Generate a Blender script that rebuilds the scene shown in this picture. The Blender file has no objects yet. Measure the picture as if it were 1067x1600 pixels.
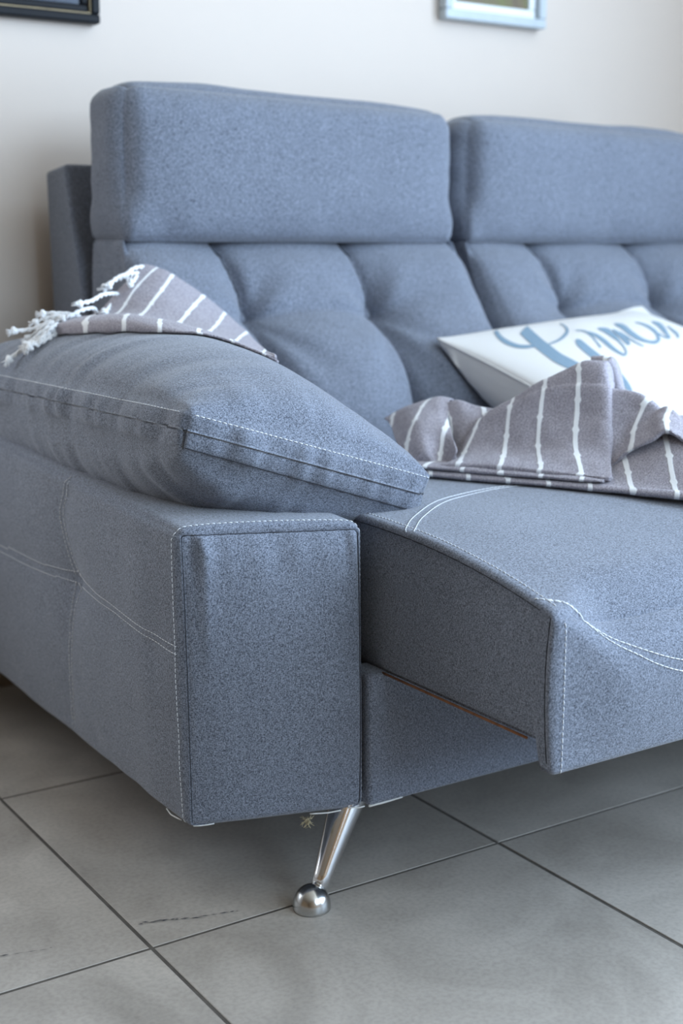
import bpy, bmesh, math, random
import numpy as np
from mathutils import Vector, Matrix
from mathutils.bvhtree import BVHTree

scene = bpy.context.scene
COL = scene.collection
rng = random.Random(7)
R = math.radians

# ------------------------------------------------------------------ camera
cam_d = bpy.data.cameras.new('camera')
cam = bpy.data.objects.new('camera', cam_d)
COL.objects.link(cam)
cam_d.sensor_fit = 'VERTICAL'
cam_d.sensor_height = 36.0
cam_d.sensor_width = 24.0
cam_d.lens = 47.54
cam_d.clip_start = 0.02
cam.location = (0, 0, 0.69)
cam.rotation_euler = (R(90 - 11.0), 0, R(-33.1))
cam_d.dof.use_dof = True
cam_d.dof.focus_distance = 1.36
cam_d.dof.aperture_fstop = 4.2
scene.camera = cam

# ------------------------------------------------------------------ world, daylight, exposure
world = bpy.data.worlds.new('world')
scene.world = world
world.use_nodes = True
wb = world.node_tree.nodes['Background']
wb.inputs['Color'].default_value = (0.62, 0.78, 1.0, 1)
wb.inputs['Strength'].default_value = 1.0


def area_light(name, loc, rot, sx, sy, power, color):
    d = bpy.data.lights.new(name, 'AREA')
    d.shape = 'RECTANGLE'
    d.size, d.size_y = sx, sy
    d.energy = power
    d.color = color
    o = bpy.data.objects.new(name, d)
    COL.objects.link(o)
    o.location = loc
    o.rotation_euler = rot
    return o


# daylight entering by the tall window in the right wall (in front of the sofa, outside the frame)
area_light('window_daylight', (2.30, -0.10, 1.45), (R(90), 0, R(90)), 2.2, 2.1, 165, (0.60, 0.78, 1.0))
# and by the glazed opening of the front wall behind the camera
area_light('front_window_daylight', (1.35, -2.52, 1.85), (R(90), 0, 0), 1.7, 1.3, 100, (0.60, 0.79, 1.0))

# added fill for the left-facing sides, set in an unseen back-wall opening
area_light('added_back_fill', (-0.10, 1.99, 0.95), (R(90), 0, R(180)), 0.9, 1.1, 9, (0.93, 0.96, 1.0))

vs = scene.view_settings
vs.view_transform = 'Standard'
vs.look = 'None'
vs.gamma = 1.0
vs.use_curve_mapping = False
vs.exposure = -0.25


# ------------------------------------------------------------------ helpers
def tag(o, label=None, cat=None, group=None, kind=None):
    if label: o['label'] = label
    if cat: o['category'] = cat
    if group: o['group'] = group
    if kind: o['kind'] = kind
    return o


def empty(name, loc=(0, 0, 0)):
    o = bpy.data.objects.new(name, None)
    COL.objects.link(o)
    o.location = loc
    o.empty_display_size = 0.05
    return o


def origin_of(parent):
    v = Vector((0, 0, 0))
    while parent is not None:
        v += parent.location
        parent = parent.parent
    return v


def mesh_obj(name, verts, faces, mat, parent=None, smooth=True, uvs=None):
    """verts in world coordinates; the mesh is stored relative to its parent's origin."""
    off = origin_of(parent)
    me = bpy.data.meshes.new(name)
    vv = np.asarray(verts, float) - np.array(off)
    me.from_pydata(vv.tolist(), [], [tuple(int(i) for i in f) for f in faces])
    if uvs is not None:
        ul = me.uv_layers.new(name='UVMap')
        li = np.empty(len(me.loops), dtype=np.int32)
        me.loops.foreach_get('vertex_index', li)
        ul.data.foreach_set('uv', np.asarray(uvs, dtype=np.float32)[li].ravel())
    me.update()
    bm = bmesh.new(); bm.from_mesh(me)
    bmesh.ops.recalc_face_normals(bm, faces=bm.faces)
    bm.to_mesh(me); bm.free()
    if smooth:
        me.polygons.foreach_set('use_smooth', [True] * len(me.polygons))
    me.materials.append(mat)
    o = bpy.data.objects.new(name, me)
    COL.objects.link(o)
    o.parent = parent
    return o


class MB:
    """collects simple shapes into one mesh"""
    def __init__(self): self.v = []; self.f = []

    def add(self, verts, faces):
        b = len(self.v)
        self.v += [tuple(p) for p in verts]
        self.f += [tuple(b + i for i in f) for f in faces]

    def box(self, lo, hi):
        x0, y0, z0 = lo; x1, y1, z1 = hi
        self.add([(x0, y0, z0), (x1, y0, z0), (x1, y1, z0), (x0, y1, z0), (x0, y0, z1), (x1, y0, z1), (x1, y1, z1), (x0, y1, z1)],
                 [(0, 3, 2, 1), (4, 5, 6, 7), (0, 1, 5, 4), (1, 2, 6, 5), (2, 3, 7, 6), (3, 0, 4, 7)])

    def tube(self, pts, rad, n=6, cap=True):
        pts = [Vector(p) for p in pts]
        rads = rad if hasattr(rad, '__len__') else [rad] * len(pts)
        rings = []
        up = None
        for i, p in enumerate(pts):
            t = (pts[min(i + 1, len(pts) - 1)] - pts[max(i - 1, 0)])
            if t.length < 1e-9: t = Vector((0, 0, 1))
            t.normalize()
            if up is None:
                up = t.orthogonal().normalized()
            up = (up - t * up.dot(t))
            if up.length < 1e-6: up = t.orthogonal()
            up.normalize()
            w = t.cross(up)
            rings.append([p + (up * math.cos(2 * math.pi * k / n) + w * math.sin(2 * math.pi * k / n)) * rads[i] for k in range(n)])
        b = len(self.v)
        for rg in rings: self.v += [tuple(q) for q in rg]
        for i in range(len(rings) - 1):
            for k in range(n):
                a = b + i * n + k; c = b + i * n + (k + 1) % n
                self.f.append((a, c, c + n, a + n))
        if cap:
            self.f.append(tuple(b + k for k in range(n))[::-1])
            e = b + (len(rings) - 1) * n
            self.f.append(tuple(e + k for k in range(n)))

    def lathe(self, prof, centre, n=32, axis=None):
        """prof: (radius, height) list"""
        c = Vector(centre)
        ax = Vector(axis).normalized() if axis is not None else Vector((0, 0, 1))
        u = ax.orthogonal().normalized(); w = ax.cross(u)
        b = len(self.v)
        for r, h in prof:
            for k in range(n):
                a = 2 * math.pi * k / n
                self.v.append(tuple(c + ax * h + (u * math.cos(a) + w * math.sin(a)) * r))
        for i in range(len(prof) - 1):
            for k in range(n):
                a = b + i * n + k; q = b + i * n + (k + 1) % n
                self.f.append((a, q, q + n, a + n))
        self.f.append(tuple(b + k for k in range(n))[::-1])
        e = b + (len(prof) - 1) * n
        self.f.append(tuple(e + k for k in range(n)))

    def blob(self, c, r, seg=8):
        prof = [(max(1e-5, r * math.sin(math.pi * i / seg)), -r * math.cos(math.pi * i / seg)) for i in range(seg + 1)]
        self.lathe(prof, c, seg)

    def build(self, name, mat, parent=None, smooth=True):
        return mesh_obj(name, self.v, self.f, mat, parent, smooth)


def smooth01(x):
    x = np.clip(x, 0, 1)
    return x * x * (3 - 2 * x)


def vnoise(P, scale, seed=0):
    """smooth value noise in -1..1 for N x 3 points"""
    p = np.asarray(P, float) * scale + seed * 17.31
    i = np.floor(p).astype(np.int64); f = p - i
    f = f * f * (3 - 2 * f)
    out = np.zeros(len(p))
    for dx in (0, 1):
        for dy in (0, 1):
            for dz in (0, 1):
                h = (i[:, 0] + dx) * 374761393 + (i[:, 1] + dy) * 668265263 + (i[:, 2] + dz) * 2147483647 + seed * 974711
                h = (h ^ (h >> 13)) * 1274126177
                h = (h ^ (h >> 16)) & 0xffff
                w = (f[:, 0] if dx else 1 - f[:, 0]) * (f[:, 1] if dy else 1 - f[:, 1]) * (f[:, 2] if dz else 1 - f[:, 2])
                out += w * (h / 32767.5 - 1)
    return out


def axis_samples(L, edge, band, step):
    """-L..L with fine spacing inside `band` of both ends"""
    nb = max(1, int(round(band / edge)))
    a = [-L + edge * i for i in range(nb + 1)]
    inner = 2 * (L - band)
    k = max(1, int(round(inner / step)))
    a += [-L + band + inner * i / k for i in range(1, k)]
    a += [L - edge * i for i in range(nb, -1, -1)]
    return np.array(a)


class Cushion:
    """a rounded box skin: a cube surface in local metres, rounded, deformed, then mapped on eight corners.
    corners: dict-like list order (x-,y-,z-),(x+,y-,z-),(x-,y+,z-),(x+,y+,z-),(x-,y-,z+),(x+,y-,z+),(x-,y+,z+),(x+,y+,z+)"""
    def __init__(self, corners, r=0.02, deform=None, edge=0.004, band=0.02, step=0.01):
        self.c = np.array(corners, float)
        c = self.c
        hx = np.mean([np.linalg.norm(c[1] - c[0]), np.linalg.norm(c[3] - c[2]), np.linalg.norm(c[5] - c[4]), np.linalg.norm(c[7] - c[6])]) / 2
        hy = np.mean([np.linalg.norm(c[2] - c[0]), np.linalg.norm(c[3] - c[1]), np.linalg.norm(c[6] - c[4]), np.linalg.norm(c[7] - c[5])]) / 2
        hz = np.mean([np.linalg.norm(c[4] - c[0]), np.linalg.norm(c[5] - c[1]), np.linalg.norm(c[6] - c[2]), np.linalg.norm(c[7] - c[3])]) / 2
        self.h = np.array([hx, hy, hz]); self.r = r; self.deform = deform
        self.g = (edge, band, step)

    def rounded(self, p):
        inner = np.clip(p, -(self.h - self.r), self.h - self.r)
        d = p - inner
        l = np.linalg.norm(d, axis=1)
        ok = l > 1e-9
        q = p.copy(); n = np.zeros_like(p)
        n[ok] = d[ok] / l[ok][:, None]
        q[ok] = inner[ok] + n[ok] * self.r
        return q, n

    def S(self, p):
        p = np.asarray(p, float).reshape(-1, 3)
        q, n = self.rounded(p)
        if self.deform is not None: q = self.deform(p, q, n, self.h)
        t = (q / self.h + 1) / 2
        out = np.zeros_like(q)
        k = 0
        for z in (0, 1):
            for y in (0, 1):
                for x in (0, 1):
                    w = (t[:, 0] if x else 1 - t[:, 0]) * (t[:, 1] if y else 1 - t[:, 1]) * (t[:, 2] if z else 1 - t[:, 2])
                    out += w[:, None] * self.c[k]; k += 1
        return out

    def build(self, name, mat, parent, skip=()):
        ax = [axis_samples(self.h[i], *self.g) for i in range(3)]
        idx = {}; P = []; F = []
        def vid(p):
            key = (round(p[0], 6), round(p[1], 6), round(p[2], 6))
            if key not in idx: idx[key] = len(P); P.append(p)
            return idx[key]
        for a in range(3):
            b, c = (a + 1) % 3, (a + 2) % 3
            for s in (-1, 1):
                if (a, s) in skip: continue
                grid = []
                for u in ax[b]:
                    row = []
                    for w in ax[c]:
                        p = [0, 0, 0]; p[a] = s * self.h[a]; p[b] = u; p[c] = w
                        row.append(vid(tuple(p)))
                    grid.append(row)
                for i in range(len(grid) - 1):
                    for j in range(len(grid[0]) - 1):
                        q = (grid[i][j], grid[i + 1][j], grid[i + 1][j + 1], grid[i][j + 1])
                        F.append(q if s > 0 else q[::-1])
        V = self.S(np.array(P))
        if getattr(self, 'skins', None): 
            V = push_out(V, self.skins, .0085, .12); V[:, 2] = np.maximum(V[:, 2], .4185)
        self.V = V; self.F = F
        self.bvh = BVHTree.FromPolygons([tuple(v) for v in V], F)
        return mesh_obj(name, V, F, mat, parent)


def push_out(P, skins, margin=.003, reach=.07):
    """move points that lie inside (or nearly on) cushion skins just outside them"""
    P = np.array(P, float)
    for it in range(2):
        for bvh in skins:
            for i in range(len(P)):
                co, no, k, d = bvh.find_nearest(Vector(P[i]), reach)
                if co is None: continue
                if (Vector(P[i]) - co).dot(no) < margin: P[i] = co + no * margin
    return P


def resample(pts, step):
    P = np.asarray(pts, float)
    d = np.concatenate([[0], np.cumsum(np.linalg.norm(np.diff(P, axis=0), axis=1))])
    n = max(2, int(d[-1] / step) + 1)
    s = np.linspace(0, d[-1], n)
    return np.stack([np.interp(s, d, P[:, k]) for k in range(3)], 1), d[-1]


def spline(pts, n):
    """Catmull-Rom through pts, n samples (any dimension)"""
    P = np.asarray(pts, float)
    if len(P) == 2: return np.array([P[0] + (P[1] - P[0]) * t for t in np.linspace(0, 1, n)])
    E = np.vstack([2 * P[0] - P[1], P, 2 * P[-1] - P[-2]])
    out = []
    for t in np.linspace(0, len(P) - 1, n):
        i = min(int(t), len(P) - 2); f = t - i
        a, b, c, d = E[i], E[i + 1], E[i + 2], E[i + 3]
        out.append(0.5 * ((2 * b) + (-a + c) * f + (2 * a - 5 * b + 4 * c - d) * f * f + (-a + 3 * b - 3 * c + d) * f ** 3))
    return np.array(out)


def stitches(name, bvh, paths, mat, parent, length=0.0042, gap=0.0013, rad=0.00042, lift=0.0003, sink=True):
    """rows of thread stitches lying on a surface: one mesh of short rounded dashes"""
    mb = MB()
    for path in paths:
        P, L = resample(path, 0.001)
        snapped = []
        for p in P:
            co, no, i, d = bvh.find_nearest(Vector(p))
            snapped.append((co, no))
        k = 0
        per = int(round((length + gap) / 0.001)); ln = int(round(length / 0.001))
        while k + ln < len(snapped):
            pts = []
            for j in range(k, k + ln + 1, 2):
                co, no = snapped[j]
                e = (j - k) / ln
                pts.append(co + no * (lift + rad * 0.7 * math.sin(math.pi * e)))
            if len(pts) >= 2: mb.tube(pts, rad, 5)
            k += per
    o = mb.build(name, mat, parent)
    o['kind'] = 'stuff'
    return o


# ------------------------------------------------------------------ materials
def new_mat(name):
    m = bpy.data.materials.new(name)
    m.use_nodes = True
    nt = m.node_tree
    return m, nt, nt.nodes['Principled BSDF']


def N(nt, kind, **kw):
    n = nt.nodes.new(kind)
    for k, v in kw.items():
        if k in n.inputs.keys(): n.inputs[k].default_value = v
        else: setattr(n, k, v)
    return n


def simple_mat(name, col, rough=0.6, metal=0.0, var=0.08, scale=40, bump=0.0, spec=0.5):
    m, nt, b = new_mat(name)
    tc = N(nt, 'ShaderNodeTexCoord')
    nz = N(nt, 'ShaderNodeTexNoise', Scale=scale, Detail=4.0)
    nt.links.new(tc.outputs['Object'], nz.inputs['Vector'])
    cr = N(nt, 'ShaderNodeValToRGB')
    cr.color_ramp.elements[0].position = 0.3; cr.color_ramp.elements[1].position = 0.7
    cr.color_ramp.elements[0].color = tuple(c * (1 - var) for c in col) + (1,)
    cr.color_ramp.elements[1].color = tuple(min(1, c * (1 + var)) for c in col) + (1,)
    nt.links.new(nz.outputs['Fac'], cr.inputs['Fac'])
    nt.links.new(cr.outputs['Color'], b.inputs['Base Color'])
    b.inputs['Roughness'].default_value = rough
    b.inputs['Metallic'].default_value = metal
    b.inputs['Specular IOR Level'].default_value = spec
    if bump:
        bp = N(nt, 'ShaderNodeBump', Strength=bump, Distance=0.002)
        nt.links.new(nz.outputs['Fac'], bp.inputs['Height'])
        nt.links.new(bp.outputs['Normal'], b.inputs['Normal'])
    return m


def fabric_mat(name, dark, light, stretch=(1, 1, 1), bump=0.25, sheen=0.25):
    """heathered woven upholstery: two directions of short mixed threads"""
    m, nt, b = new_mat(name)
    tc = N(nt, 'ShaderNodeTexCoord')
    def threads(sc, seed):
        mp = N(nt, 'ShaderNodeMapping')
        mp.inputs['Scale'].default_value = sc
        mp.inputs['Location'].default_value = (seed, seed * 2.3, seed * 0.7)
        nt.links.new(tc.outputs['Object'], mp.inputs['Vector'])
        nz = N(nt, 'ShaderNodeTexNoise', Scale=1.0, Detail=2.0, Roughness=0.7)
        nt.links.new(mp.outputs['Vector'], nz.inputs['Vector'])
        return nz
    a = threads((1150, 1150, 420), 1.7)
    c = threads((480, 480, 1200), 5.1)
    mx = N(nt, 'ShaderNodeMath', operation='ADD')
    nt.links.new(a.outputs['Fac'], mx.inputs[0]); nt.links.new(c.outputs['Fac'], mx.inputs[1])
    cr = N(nt, 'ShaderNodeValToRGB')
    e = cr.color_ramp.elements
    e[0].position = 0.40; e[0].color = dark + (1,)
    e[1].position = 0.61; e[1].color = light + (1,)
    hf = N(nt, 'ShaderNodeMath', operation='MULTIPLY'); hf.inputs[1].default_value = 0.5
    nt.links.new(mx.outputs[0], hf.inputs[0])
    nt.links.new(hf.outputs[0], cr.inputs['Fac'])
    # faint larger variation of the dye
    lv = N(nt, 'ShaderNodeTexNoise', Scale=9.0, Detail=3.0)
    nt.links.new(tc.outputs['Object'], lv.inputs['Vector'])
    mr = N(nt, 'ShaderNodeMapRange'); mr.inputs['To Min'].default_value = 0.92; mr.inputs['To Max'].default_value = 1.08
    nt.links.new(lv.outputs['Fac'], mr.inputs['Value'])
    mul = N(nt, 'ShaderNodeVectorMath', operation='SCALE')
    nt.links.new(cr.outputs['Color'], mul.inputs[0]); nt.links.new(mr.outputs['Result'], mul.inputs['Scale'])
    nt.links.new(mul.outputs['Vector'], b.inputs['Base Color'])
    b.inputs['Roughness'].default_value = 0.92
    b.inputs['Specular IOR Level'].default_value = 0.2
    b.inputs['Sheen Weight'].default_value = sheen
    b.inputs['Sheen Roughness'].default_value = 0.5
    bp = N(nt, 'ShaderNodeBump', Strength=bump, Distance=0.0006)
    nt.links.new(hf.outputs[0], bp.inputs['Height'])
    nt.links.new(bp.outputs['Normal'], b.inputs['Normal'])
    return m


M = {}
M['fabric'] = fabric_mat('upholstery', (0.048, 0.055, 0.073), (0.27, 0.298, 0.365))
M['thread'] = simple_mat('thread', (0.80, 0.82, 0.85), 0.7, var=0.03)
M['seam_shade_scuff'] = simple_mat('seam_shade_scuff', (0.03, 0.032, 0.04), 0.9)  # draws seam and crease shade as dark lines; also used for floor scuffs
M['wall'] = simple_mat('wall_paint', (0.67, 0.59, 0.525), 0.85, var=0.012, scale=3, spec=0.2)
M['warm_wall'] = simple_mat('warm_wall_paint', (0.42, 0.27, 0.15), 0.85, var=0.02, scale=3, spec=0.2)
M['ceiling'] = simple_mat('ceiling_paint', (0.62, 0.53, 0.42), 0.9, var=0.01, scale=3, spec=0.2)
M['white_frame'] = simple_mat('window_frame_white', (0.8, 0.8, 0.8), 0.4, var=0.02)
M['skirting'] = simple_mat('skirting_tile', (0.20, 0.155, 0.115), 0.5, var=0.15, scale=12)
M['grout'] = simple_mat('grout', (0.075, 0.065, 0.055), 0.95, var=0.25, scale=60)
M['chrome'] = simple_mat('chrome', (0.82, 0.83, 0.85), 0.14, 1.0, var=0.02)
M['satin'] = simple_mat('satin_metal', (0.55, 0.56, 0.56), 0.22, 1.0, var=0.05)
M['lining'] = simple_mat('lining_cloth', (0.72, 0.72, 0.70), 0.9)
M['wood_strip'] = simple_mat('raw_board_edge', (0.21, 0.085, 0.035), 0.8, var=0.3, scale=120)
M['straw'] = simple_mat('straw_fibre', (0.45, 0.38, 0.24), 0.9, var=0.3, scale=300)
M['black'] = simple_mat('black_lacquer', (0.006, 0.007, 0.010), 0.45, var=0.1, spec=0.15)
M['gold'] = simple_mat('gilt', (0.30, 0.24, 0.15), 0.4, 0.6, var=0.1)
M['silver'] = simple_mat('grey_blue_frame', (0.50, 0.56, 0.60), 0.45, var=0.04)
M['mat_board'] = simple_mat('mat_board', (0.80, 0.84, 0.86), 0.8, var=0.02)
M['button'] = M['fabric']
M['pillow'] = simple_mat('pillow_cotton', (0.70, 0.68, 0.655), 0.9, var=0.02, scale=800, bump=0.1, spec=0.2)
M['ink'] = simple_mat('pillow_print', (0.20, 0.29, 0.37), 0.85, var=0.05, scale=300)
M['cotton'] = simple_mat('cotton_cord', (0.80, 0.81, 0.82), 0.95, var=0.1, scale=500, bump=0.3, spec=0.2)


def tile_mat():
    m, nt, b = new_mat('porcelain_tile')
    tc = N(nt, 'ShaderNodeTexCoord')
    oi = N(nt, 'ShaderNodeObjectInfo')
    add = N(nt, 'ShaderNodeVectorMath', operation='MULTIPLY_ADD')
    nt.links.new(oi.outputs['Location'], add.inputs[0])
    add.inputs[1].default_value = (3.1, 2.7, 0)
    nt.links.new(tc.outputs['Object'], add.inputs[2])
    n1 = N(nt, 'ShaderNodeTexNoise', Scale=5.0, Detail=6.0, Roughness=0.62, Distortion=0.6)
    n2 = N(nt, 'ShaderNodeTexNoise', Scale=190.0, Detail=3.0)
    for n in (n1, n2): nt.links.new(add.outputs[0], n.inputs['Vector'])
    cr = N(nt, 'ShaderNodeValToRGB')
    e = cr.color_ramp.elements
    e[0].position = 0.28; e[0].color = (0.285, 0.255, 0.222, 1)
    e[1].position = 0.75; e[1].color = (0.495, 0.45, 0.40, 1)
    nt.links.new(n1.outputs['Fac'], cr.inputs['Fac'])
    c2 = N(nt, 'ShaderNodeValToRGB')
    c2.color_ramp.elements[0].position = 0.25; c2.color_ramp.elements[0].color = (0.82, 0.82, 0.82, 1)
    c2.color_ramp.elements[1].position = 0.6; c2.color_ramp.elements[1].color = (1, 1, 1, 1)
    nt.links.new(n2.outputs['Fac'], c2.inputs['Fac'])
    mx = N(nt, 'ShaderNodeMix', data_type='RGBA', blend_type='MULTIPLY')
    mx.inputs['Factor'].default_value = 1.0
    nt.links.new(cr.outputs['Color'], mx.inputs['A']); nt.links.new(c2.outputs['Color'], mx.inputs['B'])
    nt.links.new(mx.outputs['Result'], b.inputs['Base Color'])
    rr = N(nt, 'ShaderNodeMapRange'); rr.inputs['To Min'].default_value = 0.36; rr.inputs['To Max'].default_value = 0.55
    nt.links.new(n1.outputs['Fac'], rr.inputs['Value'])
    nt.links.new(rr.outputs['Result'], b.inputs['Roughness'])
    bp = N(nt, 'ShaderNodeBump', Strength=0.06, Distance=0.001)
    nt.links.new(n2.outputs['Fac'], bp.inputs['Height']); nt.links.new(bp.outputs['Normal'], b.inputs['Normal'])
    return m


M['tile'] = tile_mat()


def throw_mat():
    """taupe woven cotton, white slub stripes at whole values of u (v in metres along the stripe)"""
    m, nt, b = new_mat('striped_throw')
    uv = N(nt, 'ShaderNodeUVMap'); uv.uv_map = 'UVMap'
    tc = N(nt, 'ShaderNodeTexCoord')
    sep = N(nt, 'ShaderNodeSeparateXYZ')
    nt.links.new(uv.outputs['UV'], sep.inputs['Vector'])
    def math_(op, a, b_=None, c=None):
        n = N(nt, 'ShaderNodeMath', operation=op)
        for i, v in enumerate((a, b_, c)):
            if v is None: continue
            if isinstance(v, (int, float)): n.inputs[i].default_value = v
            else: nt.links.new(v, n.inputs[i])
        return n.outputs[0]
    wob = N(nt, 'ShaderNodeTexNoise', Scale=60.0, Detail=2.0)
    nt.links.new(tc.outputs['Object'], wob.inputs['Vector'])
    u = math_('ADD', sep.outputs['X'], math_('MULTIPLY', math_('SUBTRACT', wob.outputs['Fac'], 0.5), 0.05))
    d = math_('ABSOLUTE', math_('SUBTRACT', math_('FRACT', math_('ADD', u, 0.5)), 0.5))
    # little knots in the slub: the stripe widens about every few centimetres
    ph = math_('FRACT', math_('ADD', math_('MULTIPLY', sep.outputs['Y'], 26.0), math_('MULTIPLY', math_('FLOOR', math_('ADD', u, 0.5)), 0.37)))
    kn = math_('SMOOTH_MAX', math_('SUBTRACT', 1.0, math_('MULTIPLY', math_('ABSOLUTE', math_('SUBTRACT', ph, 0.5)), 9.0)), 0.0, 0.1)
    wid = math_('ADD', 0.058, math_('MULTIPLY', kn, 0.035))
    st = N(nt, 'ShaderNodeMapRange', interpolation_type='SMOOTHSTEP')
    nt.links.new(math_('SUBTRACT', wid, d), st.inputs['Value'])
    st.inputs['From Min'].default_value = -0.012; st.inputs['From Max'].default_value = 0.012
    # weave
    mp = N(nt, 'ShaderNodeMapping'); mp.inputs['Scale'].default_value = (700, 700, 1300)
    nt.links.new(tc.outputs['Object'], mp.inputs['Vector'])
    wv = N(nt, 'ShaderNodeTexNoise', Scale=1.0, Detail=2.0)
    nt.links.new(mp.outputs['Vector'], wv.inputs['Vector'])
    cr = N(nt, 'ShaderNodeValToRGB')
    cr.color_ramp.elements[0].position = 0.35; cr.color_ramp.elements[0].color = (0.185, 0.168, 0.190, 1)
    cr.color_ramp.elements[1].position = 0.68; cr.color_ramp.elements[1].color = (0.49, 0.46, 0.505, 1)
    nt.links.new(wv.outputs['Fac'], cr.inputs['Fac'])
    mx = N(nt, 'ShaderNodeMix', data_type='RGBA')
    nt.links.new(st.outputs['Result'], mx.inputs['Factor'])
    nt.links.new(cr.outputs['Color'], mx.inputs['A']); mx.inputs['B'].default_value = (0.82, 0.83, 0.84, 1)
    nt.links.new(mx.outputs['Result'], b.inputs['Base Color'])
    b.inputs['Roughness'].default_value = 0.95
    b.inputs['Specular IOR Level'].default_value = 0.15
    b.inputs['Sheen Weight'].default_value = 0.15
    h = math_('ADD', math_('MULTIPLY', st.outputs['Result'], 2.0), math_('MULTIPLY', wv.outputs['Fac'], 0.6))
    bp = N(nt, 'ShaderNodeBump', Strength=0.5, Distance=0.0009)
    nt.links.new(h, bp.inputs['Height']); nt.links.new(bp.outputs['Normal'], b.inputs['Normal'])
    return m


M['throw'] = throw_mat()

# ------------------------------------------------------------------ room shell
X0, X1, Y0, Y1, ZC = -4.6, 2.36, -2.6, 2.05, 2.6
SZ = 0.449                         # tile pitch
TX, TY = 0.524, 1.153              # one crossing of the joints


def struct(o):
    o['kind'] = 'structure'
    return o


mb = MB(); mb.box((X0 - .1, Y0 - .1, -0.06), (X1 + .1, Y1 + .1, -0.0009))
floor = struct(mb.build('floor', M['grout'], smooth=False))


def tile_mesh(wx, wy):
    """bevelled slab, origin in its middle, top at z = 0"""
    b = 0.0006; hx, hy = wx / 2, wy / 2
    v = []
    for (ix, z) in ((0, -0.008), (0, -b), (b, 0.0)):
        v += [(-hx + ix, -hy + ix, z), (hx - ix, -hy + ix, z), (hx - ix, hy - ix, z), (-hx + ix, hy - ix, z)]
    f = [(8, 9, 10, 11)]
    for k in (0, 4):
        for i in range(4):
            j = (i + 1) % 4
            f.append((k + i, k + j, k + 4 + j, k + 4 + i))
    return v, f


GAP = 0.0042
shared = {}
rest = MB()
i0 = math.floor((X0 - TX) / SZ); i1 = math.ceil((X1 - TX) / SZ)
j0 = math.floor((Y0 - TY) / SZ); j1 = math.ceil((Y1 - TY) / SZ)
for i in range(i0, i1):
    for j in range(j0, j1):
        xa, xb = max(X0, TX + i * SZ), min(X1, TX + (i + 1) * SZ)
        ya, yb = max(Y0, TY + j * SZ), min(Y1, TY + (j + 1) * SZ)
        wx, wy = xb - xa - GAP, yb - ya - GAP
        if wx < 0.02 or wy < 0.02: continue
        cx, cy = (xa + xb) / 2, (ya + yb) / 2
        v, f = tile_mesh(wx, wy)
        if cx > -0.2 and cy > 0.1:
            key = (round(wx, 4), round(wy, 4))
            if key not in shared:
                me = bpy.data.meshes.new('tile')
                me.from_pydata(v, [], f); me.materials.append(M['tile']); me.update()
                shared[key] = me
            t = bpy.data.objects.new('tile', shared[key])
            COL.objects.link(t)
            t.parent = floor
            t.location = (cx, cy, rng.uniform(-0.0004, 0.0003))
        else:
            rest.add([(p[0] + cx, p[1] + cy, p[2]) for p in v], f)
o = rest.build('tile_field', M['tile'], floor, smooth=False)
o['kind'] = 'stuff'

def scuff(a, b, seed):
    """a broken dark rub mark on the tiles"""
    r_ = random.Random(seed); g = MB()
    A = Vector(a); B = Vector(b); t = (B - A).normalized(); n_ = Vector((-t.y, t.x, 0)); L = (B - A).length
    x = 0.0
    while x < L:
        l = r_.uniform(.004, .014); w = r_.uniform(.0003, .0011); o_ = r_.uniform(-.0015, .0015)
        p = A + t * x + n_ * o_; q = A + t * min(L, x + l) + n_ * (o_ + r_.uniform(-.0008, .0008)); m = (p + q) / 2
        g.add([p, m + n_ * w, q, m - n_ * w], [(0, 3, 2, 1)])
        x += l * r_.uniform(.55, 1.3)
    o_ = g.build('scuff_mark', M['seam_shade_scuff'], floor, smooth=False)
    return o_


scuff((.532, 1.204, .0006), (.634, 1.171, .0006), 3)
scuff((.533, 1.206, .0006), (.575, 1.191, .0006), 4)
scuff((.389, 1.219, .0006), (.440, 1.207, .0006), 5)
T = 0.12
mb = MB()
bx0, bx1, bz0, bz1 = -0.60, 0.40, 0.35, 1.55  # unseen opening, added for the fill light
mb.box((X0 - T, Y1, -0.02), (bx0, Y1 + T, ZC)); mb.box((bx1, Y1, -0.02), (X1 + T, Y1 + T, ZC))
mb.box((bx0, Y1, -0.02), (bx1, Y1 + T, bz0)); mb.box((bx0, Y1, bz1), (bx1, Y1 + T, ZC))
struct(mb.build('wall_back', M['wall'], smooth=False))
# right wall with a tall window opening
mb = MB()
wy0, wy1, wz0, wz1 = -1.25, 1.05, 0.35, 2.55
mb.box((X1, Y0, -0.02), (X1 + T, wy0, ZC)); mb.box((X1, wy1, -0.02), (X1 + T, Y1, ZC))
mb.box((X1, wy0, -0.02), (X1 + T, wy1, wz0)); mb.box((X1, wy0, wz1), (X1 + T, wy1, ZC))
struct(mb.build('wall_right', M['wall'], smooth=False))
mb = MB(); mb.box((X0 - T, Y0, -0.02), (X0, Y1, ZC)); struct(mb.build('wall_left', M['warm_wall'], smooth=False))
# front wall with the glazed opening
mb = MB()
fx0, fx1, fz0, fz1 = 0.45, 2.25, 1.15, 2.55
mb.box((X0 - T, Y0 - T, -0.02), (fx0, Y0, ZC)); mb.box((fx1, Y0 - T, -0.02), (X1 + T, Y0, ZC))
mb.box((fx0, Y0 - T, -0.02), (fx1, Y0, fz0)); mb.box((fx0, Y0 - T, fz1), (fx1, Y0, ZC))
struct(mb.build('wall_front', M['warm_wall'], smooth=False))
mb = MB(); mb.box((X0 - T, Y0 - T, ZC), (X1 + T, Y1 + T, ZC + .1)); struct(mb.build('ceiling', M['ceiling'], smooth=False))


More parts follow.
